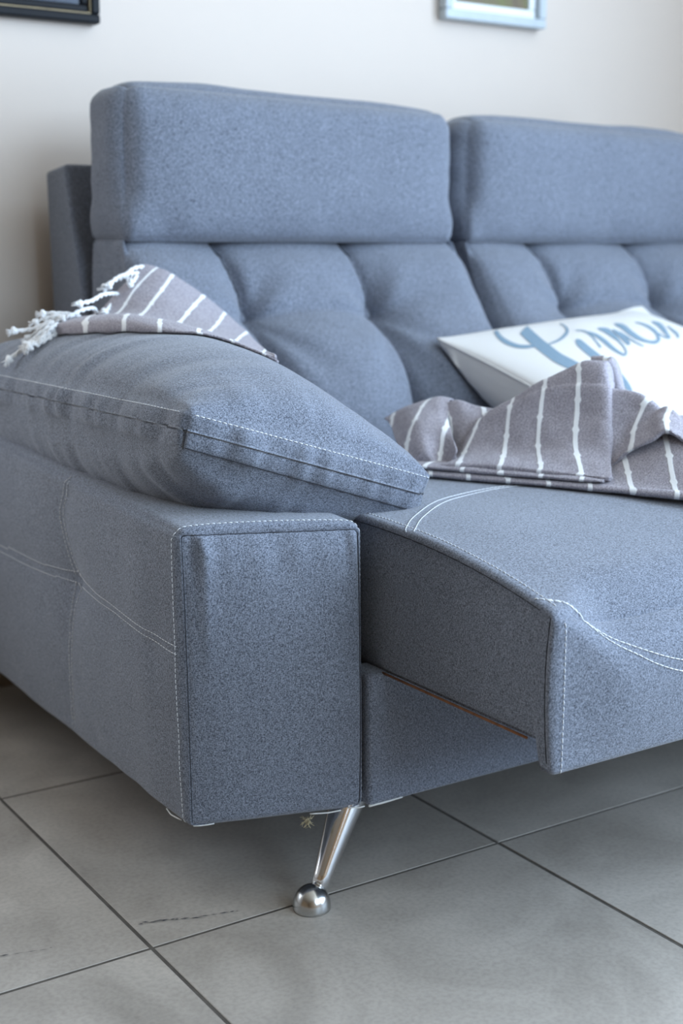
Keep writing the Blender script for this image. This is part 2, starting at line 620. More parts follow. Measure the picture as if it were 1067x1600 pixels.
def window(name, axis, a0, a1, z0, z1, pos):
    """a frame with a mullion; axis 'x' lies in a wall of constant y"""
    def bx(p, q, w=0.03):
        mb = MB()
        if axis == 'x': mb.box((p[0], pos - w, p[1]), (q[0], pos + w, q[1]))
        else: mb.box((pos - w, p[0], p[1]), (pos + w, q[0], q[1]))
        return mb
    root = struct(bx((a0, z0), (a1, z0 + .05)).build(name, M['white_frame'], smooth=False))
    f = 0.05
    m = (a0 + a1) / 2
    for p, q in (((a0, z1 - f), (a1, z1)), ((a0, z0 + f), (a0 + f, z1 - f)), ((a1 - f, z0 + f), (a1, z1 - f)), ((m - f / 2, z0 + f), (m + f / 2, z1 - f))):
        bx(p, q).build('window_bar', M['white_frame'], root, smooth=False)
    return root


window('window_1', 'x', fx0, fx1, fz0, fz1, Y0 - .06)
window('added_fill_window', 'x', bx0, bx1, bz0, bz1, Y1 + .06)  # frame round the added fill light, out of view
window('window_2', 'y', wy0, wy1, wz0, wz1, X1 + .06)
mb = MB(); mb.box((X0, Y1 - .012, 0), (X1, Y1, .07)); struct(mb.build('baseboard_back', M['skirting'], smooth=False))
mb = MB(); mb.box((X1 - .012, Y0, 0), (X1, Y1 - .012, .07)); struct(mb.build('baseboard_right', M['skirting'], smooth=False))

# ------------------------------------------------------------------ sofa
sofa = empty('sofa', (1.37, 1.45, 0))
tag(sofa, 'blue-grey upholstered sofa with tufted back cushions, headrests and chrome legs', 'sofa')


def gauss(d, w): return np.exp(-(d / w) ** 2)


# --- arm: box with an angled front, quilted outer side
arm_c = [(.587, 1.192, .0975), (.772, 1.136, .0975), (.600, 1.99, .0975), (.775, 1.97, .0975),
         (.574, 1.176, .418), (.771, 1.140, .409), (.578, 1.99, .462), (.775, 1.97, .452)]
ARM_L = .8
PIN_Y, PIN_Z = 1.469, .308


def seam_y(z): return np.interp(z, [.10, .118, .2, .308, .385, .436], [1.512, 1.508, 1.49, 1.469, 1.488, 1.456])
def seam_z(y): return np.interp(y, [1.19, 1.214, 1.34, 1.469, 1.60, 1.737, 2.0], [.292, .293, .302, .308, .303, .301, .30])


def arm_deform(p, q, n, h):
    q = q.copy()
    # approximate world y / z of the outer side
    wy = 1.184 + (p[:, 1] + h[1]) / (2 * h[1]) * (1.99 - 1.184)
    wz = .0975 + (p[:, 2] + h[2]) / (2 * h[2]) * .34
    outer = p[:, 0] < -h[0] + 1e-6
    ez = np.clip(1 - (p[:, 2] / h[2]) ** 2, 0, 1); ey = np.clip(1 - (p[:, 1] / h[1]) ** 2, 0, 1); ex = np.clip(1 - (p[:, 0] / h[0]) ** 2, 0, 1)
    # puffed outer side with grooves along the seams
    dv = np.abs(wy - seam_y(wz)); dh = np.abs(wz - seam_z(wy))
    rr = np.hypot(wy - PIN_Y, wz - PIN_Z)
    side = 0.011 * (ez ** .6) * np.clip(ey * 3, 0, 1)
    groove = 0.0045 * np.exp(-dv / .030) + 0.006 * np.exp(-dh / .022) * smooth01((wy - 1.195) / .05) + 0.012 * np.exp(-rr / .05)
    q[:, 0] += np.where(outer, -(side - groove * np.clip(ez * 4, 0, 1)), 0)
    # front: narrow flange round the edge, the panel sits back and then puffs
    front = p[:, 1] < -h[1] + 1e-6
    de = np.minimum(h[0] - np.abs(p[:, 0]), np.where(p[:, 2] > 0, h[2] - p[:, 2], 1))
    step = 0.0030 * smooth01((de - .0015) / .003) * (1 - smooth01((de - .006) / .03))
    puff = 0.016 * (ex ** .6) * (ez ** .6)
    pleat = 0.0030 * vnoise(np.stack([p[:, 0] * 1.0, p[:, 0] * 0, p[:, 2] * .12], 1), 120, 3) * gauss(h[2] - p[:, 2] - .025, .03)
    pleat += 0.004 * gauss(p[:, 0] + h[0] - .022, .007) * smooth01((p[:, 2] + h[2] * .1) / h[2] * 1.4)
    q[:, 1] += np.where(front, step - puff - pleat * smooth01((de - .002) / .004), 0)
    top = p[:, 2] > h[2] - 1e-6
    q[:, 2] += np.where(top, 0.006 * ex ** .5, 0)
    # slightly slack lower edge
    low = p[:, 2] < -h[2] + 1e-6
    q[:, 2] += np.where(p[:, 2] < 0, 0.004 * vnoise(np.stack([p[:, 0] * 0, p[:, 1], p[:, 1] * 0], 1), 14, 5) * (np.abs(p[:, 2]) / h[2]) ** 4, 0)
    q += (0.0007 * vnoise(p, 28, 9))[:, None] * np.sign(p) * (np.abs(np.abs(p) - h) < 1e-6)
    return q


armC = Cushion(arm_c, .011, arm_deform, edge=.0022, band=.026, step=.0085)
arm = armC.build('arm', M['fabric'], sofa)


def par(path, d):
    """two parallel copies of a path lying in the outer side plane (constant x), d apart"""
    P = np.asarray(path, float)
    t = np.gradient(P, axis=0); t /= np.linalg.norm(t, axis=1)[:, None]
    nrm = np.stack([t[:, 0] * 0, -t[:, 2], t[:, 1]], 1)
    return [P + nrm * d / 2, P - nrm * d / 2]


zs = np.linspace(.112, .438, 40)
vert = np.stack([np.full(40, .57), seam_y(zs), zs], 1)
ys = np.linspace(1.19, 1.95, 80)
hor = np.stack([np.full(80, .57), ys, seam_z(ys)], 1)
k1 = vert[:24]; k2 = vert[24:]
paths = par(vert, .0075) + par(hor, .0085)
stitches('stitching', armC.bvh, paths, M['thread'], arm, length=.005, gap=.001, rad=.00038, lift=.0007)
h = armC.h
off = .0085
rim = []
P_ = [(-h[0], -h[1] + off + .003, z) for z in np.linspace(-h[2] + .003, h[2] - .012, 40)]
P_ += [(x, -h[1] + off, h[2]) for x in np.linspace(-h[0] + .008, h[0] - .012, 40)]
P_ += [(h[0], -h[1] + off, z) for z in np.linspace(h[2] - .012, -h[2] + .01, 30)]
stitches('rim_stitching', armC.bvh, [armC.S(P_)], M['thread'], arm, length=.004, gap=.0016, rad=.00036)
P_ = [(-h[0] + .0035, -h[1], z) for z in np.linspace(-h[2] + .004, h[2] - .008, 60)] + [(x, -h[1], h[2] - .0040) for x in np.linspace(-h[0] + .008, h[0] - .010, 60)] + [(h[0] - .0035, -h[1], z) for z in np.linspace(h[2] - .010, -h[2] + .004, 60)]
stitches('seam', armC.bvh, [armC.S(P_)], M['seam_shade_scuff'], arm, length=.02, gap=0.0, rad=.0006, lift=-.0001)  # dark line laid in the rim groove as its shade

# the arm at the other end of the sofa, its mirror image
XM = 1.375


def mirrored(corners):
    c = [(2 * XM - x, y, z) for x, y, z in corners]
    return [c[i] for i in (1, 0, 3, 2, 5, 4, 7, 6)]


def mirror_deform(fn):
    f = np.array([-1, 1, 1])
    return lambda p, q, n, h: fn(p * f, q * f, n * f, h) * f


arm2C = Cushion(mirrored(arm_c), .011, mirror_deform(arm_deform), edge=.004, band=.024, step=.012)
arm2C.build('arm', M['fabric'], sofa)

# pale lining cloth peeping out below
def lining(pts, rad, name='lining_edge'):
    mb = MB()
    P, L = resample(pts, .006)
    w = vnoise(P, 22, 4)
    P = P + np.stack([w * 0, w * 0, w * .0008], 1)
    mb.tube(P, rad, 6)
    return mb.build(name, M['lining'], arm)


lining([(.590, 1.250, .0984), (.588, 1.235, .0972), (.590, 1.215, .0984)], .0008)
lining([(.594, 1.195, .0980), (.604, 1.192, .0972), (.615, 1.188, .0984)], .0007)
lining([(.712, 1.154, .0980), (.730, 1.148, .0972), (.745, 1.144, .0982)], .0008)
lining([(.755, 1.146, .0982), (.768, 1.141, .0970), (.773, 1.14, .0980)], .0008)
mb = MB()
for k in range(34):
    c = Vector((.7065, 1.150, .0945)); a = rng.uniform(0, 6.28)
    pts = [c]
    dvec = Vector((math.cos(a), math.sin(a), rng.uniform(-1, .1))).normalized()
    for s in range(4):
        dvec = (dvec + Vector((rng.uniform(-1, 1), rng.uniform(-1, 1), rng.uniform(-1, .7))) * .8).normalized()
        pts.append(pts[-1] + dvec * .0026)
    mb.tube(pts, .00025, 4)
o = mb.build('loose_fibre_tuft', M['straw'], arm); o['kind'] = 'stuff'

# --- base front rail under the seat
rail = Cushion([(.776, 1.136, .0965), (1.98, 1.136, .0965), (.776, 1.18, .0965), (1.98, 1.18, .0965),
                (.776, 1.136, .246), (1.98, 1.136, .246), (.776, 1.18, .246), (1.98, 1.18, .246)], .006, None, edge=.003, band=.012, step=.02)
ob = rail.build('base_rail', M['fabric'], sofa)
lin = MB(); Pn, _ = resample([(.778, 1.139, .0962), (.80, 1.139, .0955), (.822, 1.139, .0972)], .008)
lin.tube(Pn + np.stack([Pn[:, 0] * 0, Pn[:, 0] * 0, vnoise(Pn, 18, 2) * .002], 1), .0015, 6); lin.build('lining_edge', M['lining'], ob)
# dark carcass behind so that no light leaks through
mb = MB(); mb.box((.785, 1.19, .11), (1.97, 1.86, .235)); mb.build('base_frame', M['fabric'], sofa, smooth=False)


# --- slide-out seats
def make_seat(x0, x1, yf, name):
    zt = .41
    c = [(x0, yf, .245), (x1, yf, .245), (x0, 1.86, .245), (x1, 1.86, .245), (x0, yf, zt), (x1, yf, zt), (x0, 1.86, zt), (x1, 1.86, zt)]

    def deform(p, q, n, h):
        q = q.copy()
        wy = p[:, 1] + h[1]                           # metres back from the front
        dl = np.minimum(p[:, 0] + h[0], h[0] - p[:, 0])   # from the nearer side
        s = smooth01(dl / .09)
        # crown profile falling to the front
        drop = .040 * np.clip(1 - wy / .35, 0, 1) ** 2.5
        tz = (p[:, 2] + h[2]) / (2 * h[2])
        q[:, 2] += -drop * tz + 0.003 * s * np.clip(tz * 1.2 - .2, 0, 1) * smooth01(wy / .1)
        # soft rounding of the top front edge away from the sides
        Rr = .012 + .06 * s
        yl = q[:, 1] + h[1]
        zl = h[2] - drop + .003 * s * smooth01(wy / .1) - q[:, 2]      # below the top
        inside = (yl < Rr) & (zl < Rr)
        ay = np.clip((Rr - yl) / Rr, 0, 1); az = np.clip((Rr - zl) / Rr, 0, 1)
        m_ = np.maximum(ay, az); l = np.hypot(ay, az)
        k = np.where(l > 1e-6, m_ / np.maximum(l, 1e-6), 1)
        ny = np.where(inside, ay * k, ay); nz = np.where(inside, az * k, az)
        q[:, 1] = np.where(inside, Rr - ny * Rr - h[1], q[:, 1])
        q[:, 2] = np.where(inside, q[:, 2] + (az - nz) * Rr * -1, q[:, 2])
        # front panel belly
        fr = p[:, 1] < -h[1] + 1e-6
        q[:, 1] += np.where(fr, -.012 * s * np.clip(1 - (p[:, 2] / h[2]) ** 2, 0, 1), 0)
        # the front lip hangs lower than the sides
        lip = smooth01((.028 - wy) / .006)
        q[:, 2] += -.027 * lip * np.clip(1 - tz * 1.6, 0, 1)
        # seam grooves in the top: chevrons
        q[:, 2] += 0.0008 * vnoise(p, 16, 3) * (tz > .98)
        # recessed seam line just under the flange on the side panels
        sd = np.abs(p[:, 0]) > h[0] - 1e-6
        dtop = h[2] - p[:, 2]
        dfr = wy
        de = np.minimum(dtop, dfr)
        q[:, 0] += np.where(sd, -np.sign(p[:, 0]) * (.0035 * smooth01((de - .006) / .003) - .006 * np.clip(1 - (p[:, 2] / h[2]) ** 2, 0, 1)), 0)
        return q

    C = Cushion(c, .006, deform, edge=.0035, band=.0805, step=.010)
    o = C.build(name, M['fabric'], sofa)
    h = C.h
    # stitching: rim, plus double decorative seams
    rim = [(-h[0] + .011, y, h[2]) for y in np.linspace(h[1] - .25, -h[1] + .01, 70)]
    rim2 = [(-h[0] + .010, -h[1], z) for z in np.linspace(h[2] - .010, -h[2] + .0, 40)]
    st = [C.S(rim), C.S(rim2)]
    sd = [(-h[0], y, h[2] - .0075) for y in np.linspace(h[1] - .35, -h[1] + .012, 90)]
    sd2 = [(-h[0], -h[1] + .011, z) for z in np.linspace(h[2] - .0075, -h[2] + .002, 40)]
    stitches('seam', C.bvh, [C.S(sd), C.S(sd2)], M['seam_shade_scuff'], o, length=.02, gap=0, rad=.0006, lift=-.0001)  # shade of the recessed side seam, drawn as a dark line
    thin = stitches('stitching', C.bvh, st, M['thread'], o, length=.0045, gap=.0012, rad=.00042)
    def top(x, y): return (x - x0 - h[0], y - yf - h[1], h[2])
    def front(x, z): return (x - x0 - h[0], -h[1], (z - .245) - h[2])
    return C, o, h, top, front


seatC, seat, hs, topP, frontP = make_seat(.795, 1.375, .868, 'seat')
# back chevron on top
ch = [spline([(.797, 1.096), (.84, 1.137), (.918, 1.19), (1.008, 1.216), (1.10, 1.21), (1.22, 1.15), (1.37, 1.06)], 80)]
def lift(pathxy, C, fn): return C.S([fn(x, y) for x, y in pathxy])
dbl = []
for d in (-.005, .005):
    P = ch[0] + np.array([-d * .6, d * .8])
    dbl.append(lift(P, seatC, topP))
stitches('decorative_stitching', seatC.bvh, dbl, M['thread'], seat, length=.006, gap=.001, rad=.00045)
fr_ = spline([(.799, .900, .377), (.822, .886, .378), (.838, .872, .366), (.865, .862, .343), (.91, .858, .315), (.966, .856, .297), (1.04, .856, .29), (1.13, .856, .295), (1.22, .858, .312), (1.30, .862, .343), (1.335, .872, .366), (1.371, .90, .377)], 160)
frl = []
for dz in (.0065, -.0065):
    frl.append(fr_ + np.array([0, -.002, dz]) + np.array([dz * -.9, dz * .4, 0]) * np.linspace(1, 0, 160)[:, None])
stitches('decorative_stitching', seatC.bvh, frl, M['thread'], seat, length=.006, gap=.001, rad=.0005)
# brown raw edge along the side's lower edge
mb = MB(); mb.tube([(.7955, 1.14, .2445), (.7955, 1.02, .2445), (.7955, .905, .2445)], .0014, 6); mb.build('raw_edge_strip', M['wood_strip'], seat)
seat2C, seat2, *_ = make_seat(1.379, 1.955, .868, 'seat')

# --- legs
def make_leg(foot, top):
    f = Vector(foot); t = Vector(top)
    g = MB()
    a = f + Vector((.010, .003, .018))
    ax = (t - a)
    n = 28; rings = []
    u = ax.normalized().orthogonal().normalized()
    u = Vector((0.35, -1, 0)); u = (u - ax.normalized() * u.dot(ax.normalized())).normalized(); w = ax.normalized().cross(u)
    for i in range(9):
        s = i / 8
        r = .0078 + (.0195 - .0078) * s ** 1.1
        ring = []
        for k in range(n):
            an = 2 * math.pi * k / n
            cs, sn = math.cos(an), math.sin(an)
            e = 0.72
            ring.append(a + ax * s + u * (math.copysign(abs(cs) ** e, cs) * r) + w * (math.copysign(abs(sn) ** e, sn) * r))
        rings.append(ring)
    b = 0
    for rg in rings: g.v += [tuple(q) for q in rg]
    for i in range(8):
        for k in range(n):
            p = i * n + k; q = i * n + (k + 1) % n
            g.f.append((p, q, q + n, p + n))
    g.f.append(tuple(range(n))[::-1]); g.f.append(tuple(8 * n + k for k in range(n)))
    leg = g.build('leg', M['chrome'], sofa)
    d = MB()
    Rf = .0205
    prof = [(Rf * .93, 0.0002), (Rf * .99, .0012), (Rf, .004)]
    for i in range(1, 12):
        an = math.pi / 2 * i / 11
        prof.append((max(.0004, Rf * math.cos(an)), .004 + .0235 * math.sin(an)))
    d.lathe(prof, (f.x, f.y, 0), 40)
    d.build('foot_dome', M['satin'], leg)
    return leg


make_leg((.702, 1.135, 0), (.775, 1.168, .112))
make_leg((.80, 1.90, 0), (.83, 1.86, .112))
make_leg((2.04, 1.14, 0), (1.985, 1.166, .112))
make_leg((2.04, 1.90, 0), (1.985, 1.86, .112))

# --- back frame behind the cushions
bf = Cushion([(.775, 1.77, .24), (1.98, 1.77, .24), (.775, 1.99, .24), (1.98, 1.99, .24),
              (.768, 1.916, .812), (1.98, 1.916, .812), (.768, 1.990, .805), (1.98, 1.990, .805)], .008, None, edge=.003, band=.012, step=.02)
o = bf.build('back_frame', M['fabric'], sofa)


# --- tufted lower back cushions
def make_tufted(x0, W, name):
    zb, zt = .40, .708
    c = [(x0, 1.57, zb), (x0 + W, 1.57, zb), (x0, 1.86, zb), (x0 + W, 1.86, zb), (x0, 1.752, zt), (x0 + W, 1.752, zt), (x0, 1.86, zt), (x0 + W, 1.86, zt)]
    S1, S2, ZB = .168, .385, .588

    def crease(x, z):
        ds = np.minimum(np.abs(x - (S1 + .018 * smooth01((z - .6) / .1) * -1)), np.abs(x - (S2 - .012 * smooth01((z - .6) / .1))))
        inner = np.clip((x - S1) / (S2 - S1), 0, 1)
        zc = ZB + .016 * np.sin(np.pi * inner) * ((x > S1) & (x < S2))
        dz = z - zc
        hx = np.where((x > S1) & (x < S2), 1.0, np.exp(-np.minimum(np.abs(x - S1), np.abs(x - S2)) / .07))
        v = .046 * np.exp(-ds / .040) + .016 * np.exp(-ds / .006)
        hh = (.040 * np.exp(-np.abs(dz) / np.where(dz > 0, .060, .022))) * hx
        b1 = np.hypot(x - S1, z - ZB); b2 = np.hypot(x - S2, z - ZB)
        but = .022 * np.exp(-np.minimum(b1, b2) / .022)
        return v, hh, but

    def deform(p, q, n, h):
        q = q.copy()
        x = p[:, 0] + h[0]; z = zb + (p[:, 2] + h[2]) / (2 * h[2]) * (zt - zb)
        fr = p[:, 1] < -h[1] + 1e-6
        t = (z - zb) / (zt - zb)
        edge = np.minimum(1, np.minimum(x, 2 * h[0] - x) / .05)
        edge = 1 - (1 - np.clip(edge, 0, 1)) ** 2
        belly = .034 + .034 * np.exp(-((t - .42) / .35) ** 2)
        # radiating slack folds round the buttons
        fold = np.zeros(len(x))
        for bx in (S1, S2):
            an = np.arctan2(z - ZB, x - bx); rr = np.hypot(x - bx, z - ZB)
            fold += .0060 * np.sin(an * 7 + bx * 20) * np.exp(-((rr - .06) / .045) ** 2)
        v, hh, but = crease(x, z)
        dep = belly * (0.35 + 0.65 * edge) + (fold * .8 - v - hh - but) * np.clip(edge * 1.3, 0, 1)
        topround = .045 * smooth01((t - .82) / .18) ** 2
        q[:, 1] += np.where(fr, -dep + topround, 0)
        tp = p[:, 2] > h[2] - 1e-6
        q[:, 2] += np.where(tp, .0, 0)
        sd = np.abs(p[:, 0]) > h[0] - 1e-6
        q[:, 0] += np.where(sd, np.sign(p[:, 0]) * .006 * np.clip(1 - (p[:, 2] / h[2]) ** 2, 0, 1) + .0012 * vnoise(p, 40, 2), 0)
        return q

    C = Cushion(c, .014, deform, edge=.004, band=.024, step=.0042)
    o = C.build(name, M['fabric'], sofa)
    seams = []
    for sx, sh in ((S1, .018), (S2, .012)):
        zz = np.linspace(zb + .02, zt - .004, 90)
        xx = sx - sh * smooth01((zz - .6) / .1)
        seams.append(C.S(np.stack([xx - C.h[0], np.full(90, -C.h[1]), (zz - zb) / (zt - zb) * 2 * C.h[2] - C.h[2]], 1)))
    stitches('seam', C.bvh, seams, M['seam_shade_scuff'], o, length=.02, gap=0, rad=.0011, lift=.0002)  # dark tube down each crease paints in deeper shade
    for bx in (S1, S2):
        best = C.S([(bx - C.h[0], -C.h[1], (ZB - zb) / (zt - zb) * 2 * C.h[2] - C.h[2])])[0]
        b = MB(); prof = [(.0105, -.004), (.0108, 0), (.0095, .003), (.006, .0052), (.0004, .006)]
        b.lathe(prof, tuple(best + np.array([0, -.014, .005])), 20, axis=(0, -.92, .38))
        b.build('button', M['button'], o)
    return C, o


tuft1C, tuft1 = make_tufted(.782, .572, 'back_cushion')
tuft2C, tuft2 = make_tufted(1.380, .572, 'back_cushion')


# --- headrests
def make_headrest(x0, x1, name, seed, zt, zr, yo=0.0):
    zb = .700
    c = [(x0, 1.738 + yo, zb), (x1, 1.738 + yo, zb), (x0, 1.862, zb), (x1, 1.862, zb), (x0, 1.738 + yo, zt), (x1, 1.738 + yo, zr), (x0, 1.856, zt), (x1, 1.856, zr)]

    def deform(p, q, n, h):
        q = q.copy()
        ex = np.clip(1 - (p[:, 0] / h[0]) ** 6, 0, 1); ez = np.clip(1 - (p[:, 2] / h[2]) ** 4, 0, 1); ey = np.clip(1 - (p[:, 1] / h[1]) ** 2, 0, 1)
        # the lower edge is tighter than the others
        inn = np.clip(p, -(h - .012), h - .012); dd = p - inn; ll = np.maximum(np.linalg.norm(dd, axis=1), 1e-9)[:, None]
        wlow = smooth01((-p[:, 2] - h[2] + .075) / .05)[:, None]
        q = q * (1 - wlow) + np.where(ll > 1e-8, inn + dd / ll * .012, p) * wlow
        fr = p[:, 1] < -h[1] + 1e-6
        wr = .0038 * vnoise(np.stack([p[:, 0], p[:, 1] * 0, p[:, 2] * .5], 1), 26, seed) * gauss(h[2] - np.abs(p[:, 2]) - .02, .03)
        q[:, 1] += np.where(fr, -.022 * ex * ez + .0028 * vnoise(p, 9, seed) + wr, 0)
        tp = p[:, 2] > h[2] - 1e-6
        q[:, 2] += np.where(tp, .012 * ex * ey - .010 + .003 * vnoise(p * [1, .3, 1], 14, seed) * ex, 0)
        sd = np.abs(p[:, 0]) > h[0] - 1e-6
        pl = .0034 * vnoise(np.stack([p[:, 2], p[:, 1] * .3, p[:, 2] * 0], 1), 55, seed + 2)
        q[:, 0] += np.where(sd, np.sign(p[:, 0]) * (.007 * ez * ey + pl * ey), 0)
        # pulled-in corners
        cn = np.clip(np.abs(p[:, 0]) / h[0] - .86, 0, 1) / .14 * np.clip(np.abs(p[:, 2]) / h[2] - .6, 0, 1) / .4
        q[:, 0] -= np.sign(p[:, 0]) * .005 * cn
        return q
    C = Cushion(c, .036, deform, edge=.0045, band=.04, step=.008)
    o = C.build(name, M['fabric'], sofa)
    return C, o


hr1C, hr1 = make_headrest(.778, 1.350, 'headrest', 3, .921, .908)
hr2C, hr2 = make_headrest(1.374, 1.955, 'headrest', 8, .906, .896, .006)

# --- arm top cushion
ac = [(.583, 1.182, .497), (.868, 1.178, .402), (.583, 1.95, .49), (.865, 1.63, .415),
      (.590, 1.176, .537), (.884, 1.172, .447), (.585, 1.95, .532), (.88, 1.63, .46)]


def ac_deform(p, q, n, h):
    q = q.copy()
    u = p[:, 0] / h[0]; v = p[:, 1] / h[1]; w = p[:, 2] / h[2]
    eu = np.clip(1 - u * u, 0, 1); ev = np.clip(1 - v * v, 0, 1); ew = np.clip(1 - w * w, 0, 1)
    tp = p[:, 2] > h[2] - 1e-6; bt = p[:, 2] < -h[2] + 1e-6
    bul = .098 * (1 - .30 * smooth01((u + .25) / 1.0)) * eu ** .62 * ev ** .42
    q[:, 2] += np.where(tp, bul, 0)
    bb = .085 * eu ** .45 * ev ** .35
    # squashed flat on the arm
    q[:, 2] += np.where(bt, -bb * (0.95 - .35 * u), 0)
    # border panel bulges out a little
    fr = np.abs(p[:, 1]) > h[1] - 1e-6
    sd = np.abs(p[:, 0]) > h[0] - 1e-6
    q[:, 1] += np.where(fr, np.sign(p[:, 1]) * (.012 * eu ** .5 * (.5 + .5 * ew)), 0)
    q[:, 0] += np.where(sd, np.sign(p[:, 0]) * (.012 * ev ** .5 * (.5 + .5 * ew)), 0)
    # the lower panel follows the border out on the long sides, so no ledge shows there
    dx = h[0] - np.abs(p[:, 0])
    q[:, 0] += np.where(bt & ~sd, np.sign(p[:, 0]) * .006 * ev ** .5 * np.exp(-dx / .04), 0)
    # puckers running off the seams
    dx = h[0] - np.abs(p[:, 0]); dy = h[1] - np.abs(p[:, 1])
    near_s = np.exp(-dx / .065); near_f = np.exp(-dy / .035)
    ps = vnoise(np.stack([p[:, 1], p[:, 0] * .12, p[:, 2] * .25], 1), 62, 5) + .5 * vnoise(np.stack([p[:, 1], p[:, 0] * .15, p[:, 2] * .2], 1), 130, 6)
    pf = vnoise(np.stack([p[:, 0], p[:, 1] * .15, p[:, 2] * .25], 1), 55, 7)
    amp = .0062
    q[:, 2] += np.where(tp, amp * (ps * near_s * np.minimum(1, dy / .03) * 1.0 + pf * near_f * .55) * np.minimum(1, np.minimum(dx, dy) / .004), 0)
    q[:, 2] += np.where(bt, -amp * 1.2 * (ps * near_s + pf * near_f * .6) * np.minimum(1, np.minimum(dx, dy) / .004), 0)
    q[:, 1] += np.where(fr, np.sign(p[:, 1]) * amp * .8 * pf * ew ** .5, 0)
    q[:, 0] += np.where(sd, np.sign(p[:, 0]) * amp * 1.3 * ps * ew ** .5, 0)
    return q


acC = Cushion(ac, .006, ac_deform, edge=.0028, band=.022, step=.006)
armcush = acC.build('arm_cushion', M['fabric'], sofa)
Cushion(mirrored(ac), .006, mirror_deform(ac_deform), edge=.005, band=.02, step=.012).build('arm_cushion', M['fabric'], sofa)
h = acC.h
# stitching just above the upper seam, seam shade drawn as dark lines on the border panel
rim = [(-h[0], y, h[2] - .004) for y in np.linspace(h[1] - .02, -h[1] + .008, 120)]
rim2 = [(x, -h[1], h[2] - .004) for x in np.linspace(-h[0] + .008, h[0] - .004, 80)]
stitches('stitching', acC.bvh, [acC.S(rim), acC.S(rim2)], M['thread'], armcush, length=.0042, gap=.0013, rad=.00045)
low = [(x, -h[1], -h[2] + .0035) for x in np.linspace(-h[0] + .004, h[0] - .004, 90)]
cor = [(-h[0] + .002, -h[1], z) for z in np.linspace(-h[2], h[2], 14)]
stitches('seam', acC.bvh, [acC.S(low), acC.S(cor)], M['seam_shade_scuff'], armcush, length=.02, gap=0, rad=.0006, lift=-.0001)


# ------------------------------------------------------------------ white pillow with lettering
pillow = empty('pillow', (1.46, 1.42, .41))
tag(pillow, 'white cotton pillow with grey-blue brush lettering leaning on the back cushions', 'pillow')
pc = [(1.262, 1.25, .432), (1.735, 1.29, .475), (1.211, 1.60, .560), (1.68, 1.655, .588),
      (1.262, 1.25, .4335), (1.735, 1.29, .4765), (1.211, 1.60, .5615), (1.68, 1.655, .5895)]


def pil_deform(p, q, n, h):
    q = q.copy()
    u = p[:, 0] / h[0]; v = p[:, 1] / h[1]
    eu = np.clip(1 - u * u, 0, 1); ev = np.clip(1 - v * v, 0, 1)
    tp = p[:, 2] > h[2] - 1e-6; bt = p[:, 2] < -h[2] + 1e-6
    f = (eu ** .55) * (ev ** .55)
    wr = .0025 * vnoise(p * [1, 1, 0], 16, 4) * f
    q[:, 2] += np.where(tp, .040 * f + wr, 0) - np.where(bt, .130 * (eu ** .30) * (ev ** .35), 0)
    q[:, 0] -= h[0] * u * .07 * ev
    q[:, 1] -= h[1] * v * .07 * eu
    return q


pilC = Cushion(pc, .0007, pil_deform, edge=.002, band=.008, step=.009)
pilC.skins = [seatC.bvh, seat2C.bvh, tuft1C.bvh, tuft2C.bvh]
cover = pilC.build('pillow_cover', M['pillow'], pillow)
hp = pilC.h
mb = MB()
loop = [(-hp[0], v, 0) for v in np.linspace(hp[1], -hp[1], 40)] + [(u, -hp[1], 0) for u in np.linspace(-hp[0], hp[0], 40)] + [(hp[0], v, 0) for v in np.linspace(-hp[1], hp[1], 40)] + [(u, hp[1], 0) for u in np.linspace(hp[0], -hp[0], 40)]
mb.tube(push_out(pilC.S(loop), pilC.skins, .003, .05), .0016, 6); mb.build('edge_seam', M['pillow'], cover)

